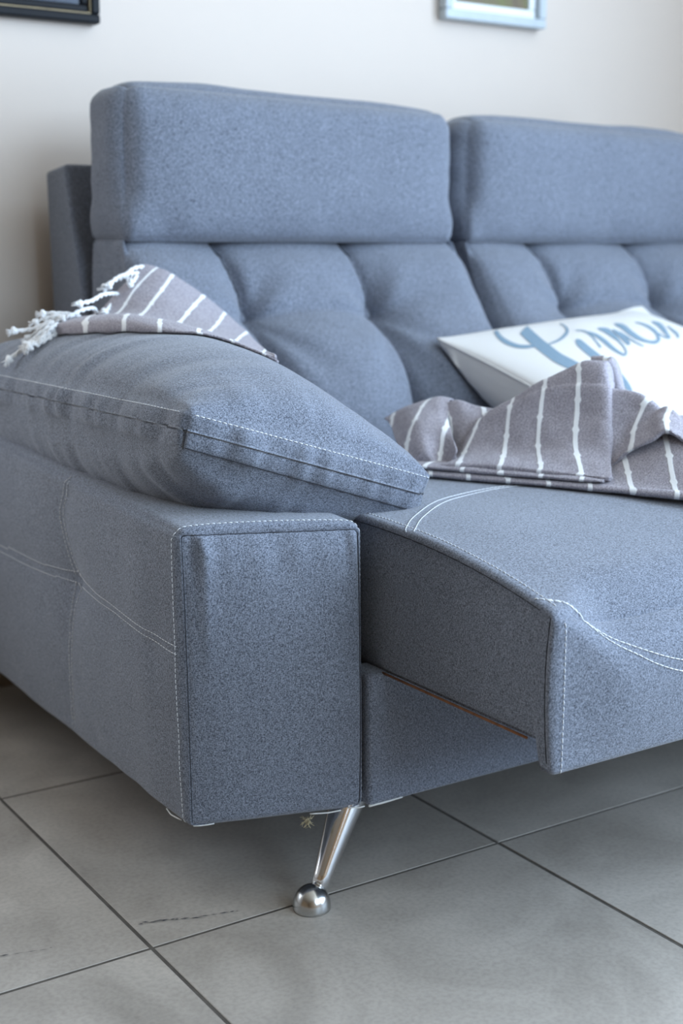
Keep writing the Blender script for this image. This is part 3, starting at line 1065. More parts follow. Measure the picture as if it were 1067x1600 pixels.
#LETTERS
# brush strokes printed on the cover: (u, v) of both borders of each stroke on the upper face
LETTERS = [
    [(-0.623, 0.854, -0.6845, 0.8151), (-0.658, 0.7979, -0.7129, 0.7684), (-0.6824, 0.755, -0.7377, 0.7253), (-0.7011, 0.7197, -0.7586, 0.6858), (-0.7142, 0.6903, -0.7743, 0.6506), (-0.7242, 0.6638, -0.7857, 0.6198), (-0.7324, 0.6389, -0.7934, 0.5925), (-0.7385, 0.6153, -0.7987, 0.5676), (-0.7435, 0.5923, -0.8021, 0.5443), (-0.7473, 0.5695, -0.8037, 0.5218), (-0.7502, 0.5469, -0.8037, 0.5001), (-0.7515, 0.5252, -0.8021, 0.4794), (-0.7513, 0.5053, -0.7992, 0.4603), (-0.7494, 0.4879, -0.7947, 0.4431), (-0.746, 0.4725, -0.7891, 0.4275), (-0.7407, 0.459, -0.7823, 0.4137), (-0.7343, 0.4466, -0.7743, 0.4015), (-0.7269, 0.4349, -0.7653, 0.3902), (-0.7189, 0.4243, -0.7552, 0.3803), (-0.7096, 0.4152, -0.7436, 0.3721), (-0.6988, 0.4071, -0.7313, 0.3652), (-0.6877, 0.3992, -0.7189, 0.3589), (-0.6768, 0.3907, -0.7067, 0.3523)],
    [(-0.397, 0.8005, -0.5885, 0.6514), (-0.4426, 0.7211, -0.6135, 0.5984), (-0.4725, 0.6611, -0.6368, 0.5464), (-0.4972, 0.6077, -0.6575, 0.4972), (-0.5202, 0.5557, -0.6755, 0.4506), (-0.5419, 0.5054, -0.6906, 0.4071), (-0.5616, 0.4577, -0.703, 0.3671), (-0.578, 0.4148, -0.7136, 0.3307), (-0.5915, 0.3774, -0.7221, 0.298), (-0.6026, 0.3435, -0.7292, 0.2677), (-0.6122, 0.3114, -0.7356, 0.2389), (-0.6209, 0.2791, -0.7412, 0.2102), (-0.6294, 0.246, -0.747, 0.1806), (-0.6374, 0.2132, -0.7529, 0.1501), (-0.6445, 0.1821, -0.7586, 0.118), (-0.6503, 0.1525, -0.7632, 0.0849), (-0.654, 0.1241, -0.7658, 0.052), (-0.6556, 0.0955, -0.7661, 0.0197), (-0.6558, 0.0658, -0.7647, -0.0107), (-0.6553, 0.0352, -0.7624, -0.0393), (-0.6551, 0.0047, -0.7607, -0.0664), (-0.6556, -0.0247, -0.759, -0.0928), (-0.6556, -0.0531, -0.7573, -0.1186), (-0.6558, -0.0815, -0.7557, -0.1432), (-0.6569, -0.1103, -0.7546, -0.1674), (-0.6588, -0.1403, -0.7541, -0.1914), (-0.6619, -0.1702, -0.755, -0.2161), (-0.6654, -0.1991, -0.756, -0.2413), (-0.6689, -0.2269, -0.7573, -0.2675), (-0.672, -0.2542, -0.7584, -0.2934)],
    [(-0.605, 0.3287, -0.6185, 0.3077), (-0.5814, 0.3316, -0.5976, 0.307), (-0.5573, 0.3342, -0.5761, 0.3059), (-0.5332, 0.3377, -0.5541, 0.3057), (-0.5091, 0.3435, -0.5311, 0.3077), (-0.4841, 0.3528, -0.5068, 0.3133), (-0.4569, 0.3665, -0.4807, 0.3224), (-0.428, 0.3838, -0.4534, 0.3345), (-0.3989, 0.4031, -0.4256, 0.3493), (-0.3718, 0.423, -0.3981, 0.3665), (-0.3491, 0.4412, -0.3716, 0.3862), (-0.3303, 0.4574, -0.3441, 0.4092), (-0.3149, 0.4718, -0.3162, 0.436), (-0.3022, 0.485, -0.2897, 0.4648), (-0.2908, 0.4974, -0.2656, 0.4945), (-0.2786, 0.5128, -0.2455, 0.5239), (-0.2646, 0.5327, -0.2311, 0.5502), (-0.251, 0.5541, -0.2201, 0.5737), (-0.2394, 0.5748, -0.211, 0.5952), (-0.2307, 0.5928, -0.2039, 0.6148), (-0.2248, 0.6089, -0.1994, 0.632), (-0.2203, 0.6249, -0.1965, 0.6479), (-0.2163, 0.6411, -0.1943, 0.6627), (-0.2105, 0.6593, -0.1907, 0.6786)],
    [(-0.3954, 0.2579, -0.4158, 0.2479), (-0.3925, 0.2513, -0.4273, 0.2346), (-0.3891, 0.2458, -0.4389, 0.2219), (-0.3856, 0.2407, -0.4506, 0.2075), (-0.3838, 0.233, -0.4613, 0.1912), (-0.3853, 0.2203, -0.4707, 0.1726), (-0.3893, 0.2034, -0.4784, 0.1533), (-0.3949, 0.1841, -0.4852, 0.1331), (-0.4007, 0.1634, -0.4916, 0.1119), (-0.4058, 0.1424, -0.498, 0.0904), (-0.4116, 0.1204, -0.5046, 0.068), (-0.4169, 0.0979, -0.5109, 0.0447), (-0.4229, 0.0743, -0.5168, 0.0203), (-0.4285, 0.0497, -0.5221, -0.0049), (-0.4344, 0.0231, -0.5268, -0.0317), (-0.4402, -0.0052, -0.5311, -0.0592), (-0.446, -0.0343, -0.5348, -0.0868), (-0.4519, -0.0635, -0.5383, -0.1141), (-0.4569, -0.0915, -0.5419, -0.1408), (-0.4617, -0.1191, -0.5454, -0.1676), (-0.4659, -0.1463, -0.5486, -0.1935), (-0.4704, -0.1735, -0.552, -0.219), (-0.4749, -0.1999, -0.5555, -0.2436), (-0.4791, -0.2245, -0.5589, -0.2669), (-0.4834, -0.2492, -0.5621, -0.2895), (-0.489, -0.2749, -0.5661, -0.3117), (-0.4961, -0.3027, -0.5706, -0.3351), (-0.5053, -0.3329, -0.5762, -0.361), (-0.5157, -0.3645, -0.5825, -0.3888), (-0.5266, -0.3957, -0.5891, -0.4161), (-0.5369, -0.4248, -0.5955, -0.4418), (-0.5467, -0.4511, -0.6018, -0.4646), (-0.5555, -0.4747, -0.6079, -0.4852), (-0.5647, -0.4972, -0.6143, -0.5041), (-0.5748, -0.5197, -0.6214, -0.5226), (-0.5869, -0.543, -0.6297, -0.5411), (-0.6, -0.5656, -0.6391, -0.5595), (-0.614, -0.5873, -0.6503, -0.579), (-0.6273, -0.6073, -0.6624, -0.599), (-0.6397, -0.6269, -0.6739, -0.6188)],
    [(-0.2444, 0.4405, -0.2618, 0.4217), (-0.2352, 0.4296, -0.2556, 0.4069), (-0.2245, 0.4196, -0.2481, 0.3935), (-0.2148, 0.4086, -0.2409, 0.3806), (-0.2078, 0.3949, -0.2368, 0.3658), (-0.206, 0.3766, -0.2375, 0.3474), (-0.21, 0.3533, -0.2423, 0.3263), (-0.2174, 0.3279, -0.2505, 0.3022), (-0.2285, 0.3, -0.2598, 0.2775), (-0.2402, 0.2719, -0.2706, 0.2515), (-0.2526, 0.2434, -0.2807, 0.2264), (-0.2672, 0.2131, -0.2923, 0.1997), (-0.282, 0.1832, -0.3048, 0.1724), (-0.2961, 0.1553, -0.317, 0.1461), (-0.3077, 0.131, -0.3281, 0.122), (-0.3167, 0.1103, -0.3371, 0.1016), (-0.3244, 0.0921, -0.3457, 0.0831), (-0.3313, 0.0754, -0.3538, 0.0661), (-0.338, 0.0592, -0.3618, 0.0494), (-0.3446, 0.0428, -0.3695, 0.0327)],
    [(-0.1991, 0.3514, -0.2248, 0.3284), (-0.1975, 0.3284, -0.2328, 0.2969), (-0.1957, 0.3057, -0.2385, 0.268), (-0.1935, 0.2834, -0.2436, 0.2402), (-0.1943, 0.2579, -0.2492, 0.2135), (-0.1981, 0.2304, -0.2558, 0.1867), (-0.2041, 0.2014, -0.2637, 0.1591), (-0.2115, 0.1723, -0.2717, 0.1318), (-0.2197, 0.1427, -0.2796, 0.1042), (-0.2282, 0.1127, -0.2865, 0.0772), (-0.2383, 0.0807, -0.294, 0.0489), (-0.2489, 0.0491, -0.3017, 0.0197), (-0.2581, 0.02, -0.3083, -0.0081), (-0.2651, -0.0052, -0.3128, -0.0335), (-0.2709, -0.0282, -0.3151, -0.0555), (-0.2759, -0.0499, -0.3159, -0.0754), (-0.2796, -0.0695, -0.3157, -0.0931), (-0.282, -0.0868, -0.3152, -0.109), (-0.2829, -0.1024, -0.3147, -0.1239), (-0.2829, -0.1159, -0.3143, -0.1382), (-0.281, -0.1257, -0.3128, -0.1504), (-0.2789, -0.1305, -0.3077, -0.1594), (-0.2778, -0.1315, -0.2961, -0.1614), (-0.2754, -0.131, -0.2799, -0.1546), (-0.269, -0.1279, -0.2646, -0.1435), (-0.2609, -0.1215, -0.2508, -0.1305), (-0.2529, -0.113, -0.2385, -0.1162), (-0.2436, -0.1005, -0.2264, -0.0995), (-0.2335, -0.0844, -0.215, -0.0812), (-0.2235, -0.0664, -0.2036, -0.0614), (-0.2137, -0.0473, -0.1922, -0.0407), (-0.2041, -0.028, -0.1814, -0.0195), (-0.1946, -0.007, -0.1702, 0.0033), (-0.1851, 0.0153, -0.1583, 0.028), (-0.1764, 0.0388, -0.1448, 0.055), (-0.1686, 0.064, -0.1279, 0.0868), (-0.1613, 0.0913, -0.1069, 0.1239), (-0.1543, 0.1191, -0.0838, 0.1641), (-0.1477, 0.1461, -0.0629, 0.2034), (-0.1406, 0.1718, -0.047, 0.2375), (-0.1334, 0.1964, -0.0335, 0.2693), (-0.1268, 0.2195, -0.0231, 0.299), (-0.1209, 0.2409, -0.0168, 0.326), (-0.1156, 0.2619, -0.0168, 0.3485), (-0.1109, 0.2831, -0.0256, 0.3631), (-0.1072, 0.3053, -0.0401, 0.3708), (-0.104, 0.329, -0.056, 0.3756), (-0.1006, 0.3525, -0.0701, 0.3822)],
    [(0.0084, 0.3019, -0.0137, 0.2852), (0.0084, 0.2855, -0.0269, 0.2587), (0.0096, 0.2701, -0.0396, 0.2328), (0.0091, 0.2526, -0.0524, 0.2078), (0.0038, 0.2298, -0.0648, 0.183), (-0.0086, 0.2004, -0.0775, 0.1573), (-0.0277, 0.1652, -0.0913, 0.1281), (-0.0489, 0.1297, -0.1053, 0.0979), (-0.0685, 0.0965, -0.1183, 0.0685), (-0.0831, 0.0685, -0.1286, 0.0425), (-0.0965, 0.0401, -0.1387, 0.0163), (-0.1077, 0.0137, -0.1477, -0.0091), (-0.1152, -0.0054, -0.1538, -0.0293), (-0.1178, -0.0104, -0.1538, -0.0438), (-0.135, -0.0173, -0.1265, -0.0327), (-0.1286, -0.011, -0.109, -0.0124), (-0.1143, 0.0065, -0.0923, 0.0115), (-0.0987, 0.0293, -0.0746, 0.0401), (-0.0838, 0.057, -0.0585, 0.0719), (-0.0658, 0.099, -0.0388, 0.1169), (-0.046, 0.1469, -0.0181, 0.1657), (-0.0293, 0.1869, -0.0009, 0.2058), (-0.0147, 0.2142, 0.0033, 0.2163), (0.011, 0.2219, -0.021, 0.1959), (0.006, 0.1983, -0.0271, 0.1731), (-0.0023, 0.167, -0.0362, 0.1411), (-0.0104, 0.1355, -0.0452, 0.109), (-0.0184, 0.1064, -0.0526, 0.0807), (-0.0274, 0.0746, -0.0603, 0.0502), (-0.0362, 0.0423, -0.0675, 0.0192), (-0.0438, 0.0115, -0.0725, -0.0097), (-0.0491, -0.0153, -0.0754, -0.0348), (-0.0518, -0.0388, -0.0759, -0.0571), (-0.0534, -0.0608, -0.0751, -0.0772), (-0.0537, -0.0815, -0.0727, -0.0958), (-0.0534, -0.1016, -0.0708, -0.1146)],
    [(0.1843, 0.4648, 0.1178, 0.401), (0.1914, 0.4506, 0.1056, 0.3681), (0.2012, 0.4384, 0.096, 0.3387), (0.2074, 0.4214, 0.0873, 0.3114), (0.2036, 0.3928, 0.0783, 0.2855), (0.1869, 0.3504, 0.0669, 0.2571), (0.1636, 0.3037, 0.0532, 0.2251), (0.1424, 0.2611, 0.0383, 0.1896), (0.1259, 0.2242, 0.0234, 0.1522), (0.1141, 0.1917, 0.0124, 0.1178), (0.1026, 0.1583, 0.0041, 0.0854), (0.0921, 0.1257, -0.0023, 0.0539), (0.0838, 0.0955, -0.0065, 0.0245), (0.078, 0.0685, -0.0063, -0.0001), (0.0762, 0.0449, -0.0023, -0.021), (0.0754, 0.0224, 0.006, -0.038), (0.0788, 0.0038, 0.0157, -0.0518), (0.0846, -0.0104, 0.0264, -0.0631), (0.0936, -0.0198, 0.0367, -0.073), (0.1064, -0.0247, 0.0473, -0.0818), (0.1207, -0.0253, 0.0595, -0.0878), (0.1352, -0.0231, 0.0757, -0.0889), (0.1482, -0.0192, 0.0969, -0.0836), (0.162, -0.0134, 0.1233, -0.0717), (0.1742, -0.007, 0.1536, -0.0544), (0.1835, -0.0007, 0.1864, -0.0311), (0.1917, 0.0065, 0.2181, -0.0033), (0.206, 0.0219, 0.2473, 0.0271), (0.2242, 0.0441, 0.2757, 0.0611), (0.2429, 0.0695, 0.3046, 0.0987), (0.2601, 0.0952, 0.3329, 0.1384), (0.2752, 0.1218, 0.3584, 0.1787), (0.2903, 0.1522, 0.3814, 0.2198), (0.3059, 0.1851, 0.401, 0.2592), (0.3207, 0.2181, 0.4145, 0.2934), (0.3342, 0.2497, 0.4225, 0.3224), (0.3451, 0.2797, 0.4246, 0.3467), (0.352, 0.3067, 0.4235, 0.3681), (0.3564, 0.3313, 0.4192, 0.3858), (0.3586, 0.352, 0.4132, 0.4007), (0.358, 0.3685, 0.4045, 0.4116), (0.3549, 0.3822, 0.3935, 0.4187), (0.3507, 0.3949, 0.3825, 0.4251), (0.3485, 0.41, 0.3724, 0.4325)],
    [(0.5702, 0.4363, 0.5231, 0.3959), (0.5803, 0.4273, 0.5154, 0.3721), (0.5923, 0.4196, 0.5085, 0.349), (0.6023, 0.4097, 0.5011, 0.3265), (0.6058, 0.3935, 0.4927, 0.3056), (0.599, 0.3691, 0.4824, 0.285), (0.5854, 0.3413, 0.4707, 0.2642), (0.5685, 0.3125, 0.4556, 0.2407), (0.5496, 0.2836, 0.4379, 0.2137), (0.5292, 0.2532, 0.4182, 0.1837), (0.5022, 0.2163, 0.3973, 0.1509), (0.4694, 0.1737, 0.3745, 0.1153), (0.4347, 0.1305, 0.3541, 0.082), (0.406, 0.0945, 0.3374, 0.0539), (0.3885, 0.0712, 0.3252, 0.0324), (0.3792, 0.0558, 0.3167, 0.016), (0.3724, 0.0431, 0.3118, 0.0057), (0.3564, 0.0208, 0.317, 0.0115), (0.3109, -0.0137, 0.3507, 0.0375), (0.2982, -0.0139, 0.3461, 0.0348), (0.29, -0.0086, 0.3331, 0.0324), (0.2836, -0.0001, 0.3202, 0.033), (0.2794, 0.011, 0.3103, 0.0372), (0.2786, 0.0245, 0.3069, 0.0463), (0.2815, 0.0412, 0.3093, 0.0616), (0.2865, 0.0603, 0.3157, 0.0812), (0.2929, 0.0804, 0.3244, 0.1032), (0.2985, 0.0998, 0.3324, 0.1249)],
    [(0.6056, 0.2923, 0.5756, 0.2714), (0.597, 0.2703, 0.5605, 0.2452), (0.5886, 0.2484, 0.5448, 0.2185), (0.5806, 0.2269, 0.5301, 0.1922), (0.5727, 0.2063, 0.5157, 0.1674), (0.565, 0.1872, 0.5028, 0.1446), (0.5579, 0.17, 0.4921, 0.1244), (0.5515, 0.154, 0.4834, 0.1066), (0.5443, 0.1379, 0.476, 0.0913), (0.5345, 0.1196, 0.4683, 0.0775), (0.5205, 0.0987, 0.4601, 0.0648), (0.5011, 0.0748, 0.4508, 0.0526), (0.4797, 0.0518, 0.4391, 0.0388), (0.4585, 0.0304, 0.4243, 0.0221), (0.4394, 0.0115, 0.4076, 0.0038), (0.4219, -0.0063, 0.3919, -0.0142)]]


def lettering(C, strokes, mat, parent):
    mb = MB()
    h = C.h
    for st in strokes:
        A = np.array(st)
        m = 5
        grid = []
        for k in range(m):
            f = k / (m - 1)
            uv = A[:, :2] * (1 - f) + A[:, 2:] * f
            P = C.S(np.stack([uv[:, 0] * h[0], uv[:, 1] * h[1], np.full(len(uv), h[2])], 1))
            row = []
            for p in P:
                co, no, i, d = C.bvh.find_nearest(Vector(p))
                row.append(co + no * .0007)
            grid.append(row)
        V = [q for r_ in grid for q in r_]; n = len(A)
        F = [(i * n + j, i * n + j + 1, (i + 1) * n + j + 1, (i + 1) * n + j) for i in range(m - 1) for j in range(n - 1)]
        mb.add(V, F)
    return mb.build('lettering', mat, parent)


lettering(pilC, LETTERS, M['ink'], pillow)

# ------------------------------------------------------------------ pictures on the wall
def picture(name, x0, x1, z0, z1, depth, bars, label, cat='picture'):
    """bars: list of (width, material, proud) from the outside in; last item the image panel (material)"""
    root = empty(name, ((x0 + x1) / 2, Y1, z0))
    tag(root, label, cat)
    a, b, c, d = x0, x1, z0, z1
    for pname, w, mat, pr in bars[:-1]:
        y0 = Y1 - .001 - pr
        for (p, q) in (((a, c), (b, c + w)), ((a, d - w), (b, d)), ((a, c + w), (a + w, d - w)), ((b - w, c + w), (b, d - w))):
            m_ = MB(); m_.box((p[0], y0, p[1]), (q[0], Y1 - .001, q[1]))
            o = m_.build(pname, mat, root, smooth=False)
            bv = o.modifiers.new('bevel', 'BEVEL'); bv.width = min(.003, w * .3); bv.segments = 2
        a += w; b -= w; c += w; d -= w
    pname, mat, pr = bars[-1]
    m_ = MB(); m_.box((a, Y1 - .001 - pr, c), (b, Y1 - .001, d)); m_.build(pname, mat, root, smooth=False)
    return root


def image_mat(name, cols, rough, scale):
    m, nt, b = new_mat(name)
    tc = N(nt, 'ShaderNodeTexCoord')
    nz = N(nt, 'ShaderNodeTexNoise', Scale=scale, Detail=5.0, Distortion=.8)
    nt.links.new(tc.outputs['Object'], nz.inputs['Vector'])
    cr = N(nt, 'ShaderNodeValToRGB')
    while len(cr.color_ramp.elements) < len(cols): cr.color_ramp.elements.new(.5)
    for i, c in enumerate(cols):
        cr.color_ramp.elements[i].position = .3 + .4 * i / (len(cols) - 1); cr.color_ramp.elements[i].color = c + (1,)
    nt.links.new(nz.outputs['Fac'], cr.inputs['Fac']); nt.links.new(cr.outputs['Color'], b.inputs['Base Color'])
    b.inputs['Roughness'].default_value = rough
    return m


M['night'] = image_mat('dark_blue_picture', [(.012, .02, .04), (.03, .055, .10), (.05, .08, .13)], .18, 5)
M['landscape'] = image_mat('brown_landscape', [(.07, .06, .05), (.16, .12, .07), (.15, .16, .05), (.05, .05, .06)], .5, 9)
picture('black_picture_frame', .44, .881, 1.029, 1.42, .03,
        [('frame_bar', .014, M['black'], .022), ('gilt_line', .0018, M['gold'], .018), ('inner_bar', .012, M['black'], .014), ('picture_panel', M['night'], .008)],
        'black framed dark blue picture with thin gilt line, cut by top left of view')
picture('grey_picture_frame', 1.543, 1.780, 1.096, 1.42, .03,
        [('frame_bar', .017, M['silver'], .024), ('mat_border', .016, M['mat_board'], .012), ('picture_panel', M['landscape'], .006)],
        'pale grey framed brown landscape picture with white mat above the sofa')


# ---------- throws
def loft(name, rows, us, mat, parent, nu=150, nv=110, thick=.0026, wr=.0012, seed=1, hem=None):
    """cloth through rows of points; us gives the stripe coordinate of the columns (one list, or one per row)"""
    R_ = np.array(rows, float)
    nr, nc, _ = R_.shape
    if not hasattr(us[0], '__len__'): us = [us] * nr
    D = np.concatenate([R_, np.array(us)[:, :, None]], 2)
    A = np.stack([spline(D[i], nu) for i in range(nr)])          # nr x nu x 4
    B = np.stack([spline(A[:, k], nv) for k in range(nu)], 1)     # nv x nu x 4
    P = B[:, :, :3]
    arc = np.concatenate([np.zeros((1, nu)), np.cumsum(np.linalg.norm(np.diff(P, axis=0), axis=2), 0)], 0)
    du = np.gradient(P, axis=1); dv = np.gradient(P, axis=0)
    nn = np.cross(du, dv); nn /= np.maximum(np.linalg.norm(nn, axis=2), 1e-9)[:, :, None]
    flat = P.reshape(-1, 3)
    w = vnoise(flat, 28, seed) * wr + vnoise(flat, 75, seed + 3) * wr * .35 + vnoise(flat, 13, seed + 5) * wr * 1.6
    flat = flat + nn.reshape(-1, 3) * w[:, None]
    if hem is not None:      # the hem: cloth beyond it lies one ply lower
        vv = np.repeat(np.linspace(0, nr - 1, nv), nu)
        flat = flat + nn.reshape(-1, 3) * (hem[1] * smooth01((vv - hem[0]) / .06))[:, None]
    flat = push_out(flat, SKINS, .0032)
    uv = np.stack([B[:, :, 3].ravel(), arc.ravel()], 1)
    F = [(i * nu + k, i * nu + k + 1, (i + 1) * nu + k + 1, (i + 1) * nu + k) for i in range(nv - 1) for k in range(nu - 1)]
    o = mesh_obj(name, flat, F, mat, parent, uvs=uv)
    so = o.modifiers.new('thickness', 'SOLIDIFY'); so.thickness = thick; so.offset = 0
    return o


ARM_THROW = [[(0.668,1.715,0.564),(0.681,1.645,0.569),(0.705,1.580,0.574),(0.730,1.530,0.572),(0.762,1.490,0.564),(0.793,1.465,0.553),(0.810,1.425,0.543),(0.821,1.405,0.539)],
 [(0.648,1.665,0.578),(0.660,1.595,0.583),(0.683,1.530,0.588),(0.706,1.480,0.586),(0.737,1.440,0.579),(0.766,1.415,0.568),(0.782,1.375,0.558),(0.792,1.355,0.554)],
 [(0.640,1.645,0.581),(0.652,1.575,0.586),(0.674,1.510,0.591),(0.697,1.460,0.589),(0.726,1.420,0.582),(0.755,1.395,0.571),(0.771,1.355,0.562),(0.780,1.335,0.558)],
 [(0.638,1.639,0.589),(0.650,1.569,0.595),(0.672,1.504,0.599),(0.694,1.454,0.596),(0.724,1.414,0.588),(0.752,1.389,0.577),(0.767,1.349,0.567),(0.777,1.329,0.562)],
 [(0.640,1.648,0.597),(0.654,1.578,0.603),(0.676,1.513,0.607),(0.698,1.463,0.602),(0.728,1.423,0.593),(0.757,1.398,0.582),(0.772,1.358,0.570),(0.782,1.338,0.565)],
 [(0.670,1.675,0.601),(0.674,1.605,0.607),(0.693,1.540,0.611),(0.713,1.490,0.606),(0.744,1.450,0.597),(0.773,1.425,0.584),(0.786,1.385,0.572),(0.798,1.365,0.564)],
 [(0.706,1.670,0.605),(0.720,1.630,0.608),(0.734,1.590,0.607),(0.760,1.545,0.597),(0.781,1.500,0.589),(0.797,1.460,0.579),(0.794,1.400,0.571),(0.789,1.350,0.567)],
 [(0.743,1.680,0.634),(0.756,1.655,0.636),(0.775,1.627,0.630),(0.807,1.597,0.613),(0.832,1.570,0.596),(0.847,1.535,0.580),(0.824,1.445,0.567),(0.795,1.360,0.566)],
 [(0.785,1.690,0.668),(0.799,1.680,0.664),(0.816,1.665,0.656),(0.855,1.650,0.628),(0.881,1.640,0.605),(0.898,1.610,0.578),(0.854,1.490,0.565),(0.801,1.370,0.566)],
 [(0.797,1.715,0.648),(0.811,1.705,0.644),(0.828,1.690,0.635),(0.868,1.675,0.607),(0.894,1.665,0.584),(0.912,1.635,0.556),(0.868,1.515,0.543),(0.815,1.395,0.544)]]
ARM_U = [-0.8, 0, 1, 2, 3, 4, 4.9, 5.4]
TASSELS = [[(0.781,1.685,0.667),(0.762,1.675,0.664),(0.743,1.665,0.654),(0.724,1.655,0.649),(0.711,1.650,0.641)],
 [(0.772,1.680,0.658),(0.752,1.668,0.658),(0.731,1.655,0.653),(0.714,1.645,0.644)],
 [(0.768,1.675,0.654),(0.755,1.660,0.648),(0.749,1.655,0.642),(0.746,1.650,0.648)],
 [(0.742,1.675,0.630),(0.727,1.660,0.633),(0.705,1.645,0.632),(0.685,1.635,0.625),(0.667,1.630,0.622)],
 [(0.732,1.675,0.621),(0.717,1.655,0.614),(0.707,1.645,0.610)],
 [(0.705,1.665,0.607),(0.694,1.650,0.615),(0.676,1.640,0.614),(0.658,1.635,0.608),(0.648,1.640,0.604)],
 [(0.677,1.655,0.604),(0.659,1.645,0.609),(0.643,1.650,0.610),(0.630,1.660,0.609)],
 [(0.666,1.650,0.603),(0.648,1.645,0.607),(0.633,1.655,0.604),(0.622,1.665,0.599)],
 [(0.657,1.650,0.600),(0.638,1.650,0.601),(0.621,1.660,0.592),(0.611,1.670,0.589),(0.596,1.675,0.588)],
 [(0.650,1.645,0.599),(0.631,1.645,0.597),(0.621,1.660,0.587),(0.614,1.670,0.577)],
 [(0.641,1.645,0.595),(0.623,1.640,0.590),(0.612,1.650,0.578),(0.601,1.660,0.566),(0.584,1.665,0.553)],
 [(0.639,1.640,0.591),(0.622,1.632,0.584),(0.611,1.635,0.575),(0.606,1.640,0.568)],
 [(0.639,1.638,0.585),(0.624,1.630,0.579),(0.613,1.632,0.571),(0.605,1.635,0.565)],
 [(0.642,1.640,0.597),(0.629,1.632,0.592),(0.618,1.636,0.582),(0.605,1.652,0.570)]]
TOP = [[(1.042,1.331,0.425),(1.054,1.311,0.430),(1.080,1.265,0.432),(1.104,1.221,0.431),(1.128,1.178,0.430),(1.142,1.153,0.429),(1.148,1.149,0.429),(1.151,1.160,0.429),(1.141,1.187,0.429)],
 [(1.004,1.310,0.424),(1.015,1.290,0.429),(1.041,1.243,0.430),(1.066,1.200,0.430),(1.090,1.157,0.429),(1.104,1.132,0.427),(1.109,1.128,0.427),(1.113,1.139,0.427),(1.102,1.165,0.427)],
 [(0.997,1.306,0.426),(1.008,1.286,0.431),(1.034,1.239,0.433),(1.059,1.196,0.432),(1.083,1.153,0.431),(1.097,1.128,0.430),(1.102,1.124,0.430),(1.106,1.135,0.430),(1.095,1.161,0.430)],
 [(1.002,1.309,0.429),(1.013,1.289,0.434),(1.039,1.242,0.436),(1.064,1.199,0.435),(1.088,1.156,0.434),(1.102,1.131,0.433),(1.108,1.127,0.433),(1.111,1.138,0.433),(1.100,1.164,0.433)],
 [(1.028,1.332,0.428),(1.038,1.314,0.443),(1.065,1.267,0.448),(1.086,1.229,0.451),(1.109,1.188,0.454),(1.125,1.160,0.451),(1.133,1.157,0.451),(1.143,1.172,0.451),(1.136,1.200,0.451)],
 [(1.050,1.333,0.452),(1.057,1.321,0.462),(1.080,1.280,0.474),(1.100,1.244,0.480),(1.123,1.204,0.485),(1.139,1.175,0.487),(1.150,1.174,0.487),(1.167,1.193,0.487),(1.164,1.223,0.487)],
 [(1.069,1.331,0.475),(1.072,1.325,0.482),(1.092,1.289,0.500),(1.113,1.253,0.520),(1.134,1.214,0.528),(1.149,1.187,0.528),(1.163,1.188,0.528),(1.188,1.211,0.528),(1.187,1.243,0.528)],
 [(1.086,1.332,0.486),(1.089,1.326,0.491),(1.105,1.298,0.508),(1.124,1.262,0.534),(1.145,1.225,0.554),(1.158,1.202,0.556),(1.172,1.203,0.556),(1.197,1.226,0.556),(1.196,1.258,0.556)],
 [(1.112,1.346,0.474),(1.115,1.341,0.479),(1.131,1.312,0.496),(1.151,1.277,0.522),(1.172,1.240,0.542),(1.184,1.217,0.544),(1.198,1.217,0.544),(1.223,1.241,0.544),(1.222,1.272,0.544)],
 [(1.151,1.368,0.424),(1.154,1.363,0.429),(1.170,1.334,0.446),(1.190,1.299,0.472),(1.211,1.262,0.492),(1.224,1.239,0.494),(1.237,1.239,0.494),(1.262,1.263,0.494),(1.261,1.294,0.494)]]
TOP_U = [-0.45, 0, 1, 2, 3, 3.55, 3.7, 3.9, 4.3]
RIGHT = [[(1.130,1.167,0.425),(1.139,1.151,0.440),(1.146,1.137,0.455),(1.159,1.115,0.471),(1.168,1.099,0.481),(1.182,1.074,0.465)],
 [(1.126,1.157,0.428),(1.134,1.143,0.446),(1.141,1.130,0.459),(1.154,1.108,0.474),(1.162,1.094,0.485),(1.176,1.069,0.469)],
 [(1.138,1.168,0.457),(1.147,1.152,0.460),(1.154,1.140,0.470),(1.164,1.123,0.480),(1.173,1.107,0.492),(1.188,1.080,0.476)],
 [(1.148,1.180,0.486),(1.159,1.160,0.478),(1.165,1.148,0.482),(1.174,1.133,0.489),(1.184,1.116,0.499),(1.198,1.090,0.480)],
 [(1.155,1.188,0.511),(1.169,1.163,0.501),(1.176,1.150,0.498),(1.184,1.136,0.499),(1.193,1.120,0.504),(1.206,1.097,0.477)],
 [(1.162,1.196,0.525),(1.180,1.164,0.522),(1.187,1.150,0.514),(1.196,1.135,0.500),(1.205,1.119,0.479),(1.216,1.100,0.459)],
 [(1.188,1.211,0.505),(1.206,1.179,0.502),(1.214,1.165,0.494),(1.222,1.149,0.480),(1.231,1.134,0.459),(1.242,1.115,0.439)],
 [(1.214,1.226,0.460),(1.232,1.193,0.457),(1.240,1.179,0.449),(1.248,1.164,0.435),(1.257,1.149,0.414),(1.268,1.129,0.394)]]
RIGHT_U = [0.25, 0.75, 1.0, 1.45, 2.0, 2.5]
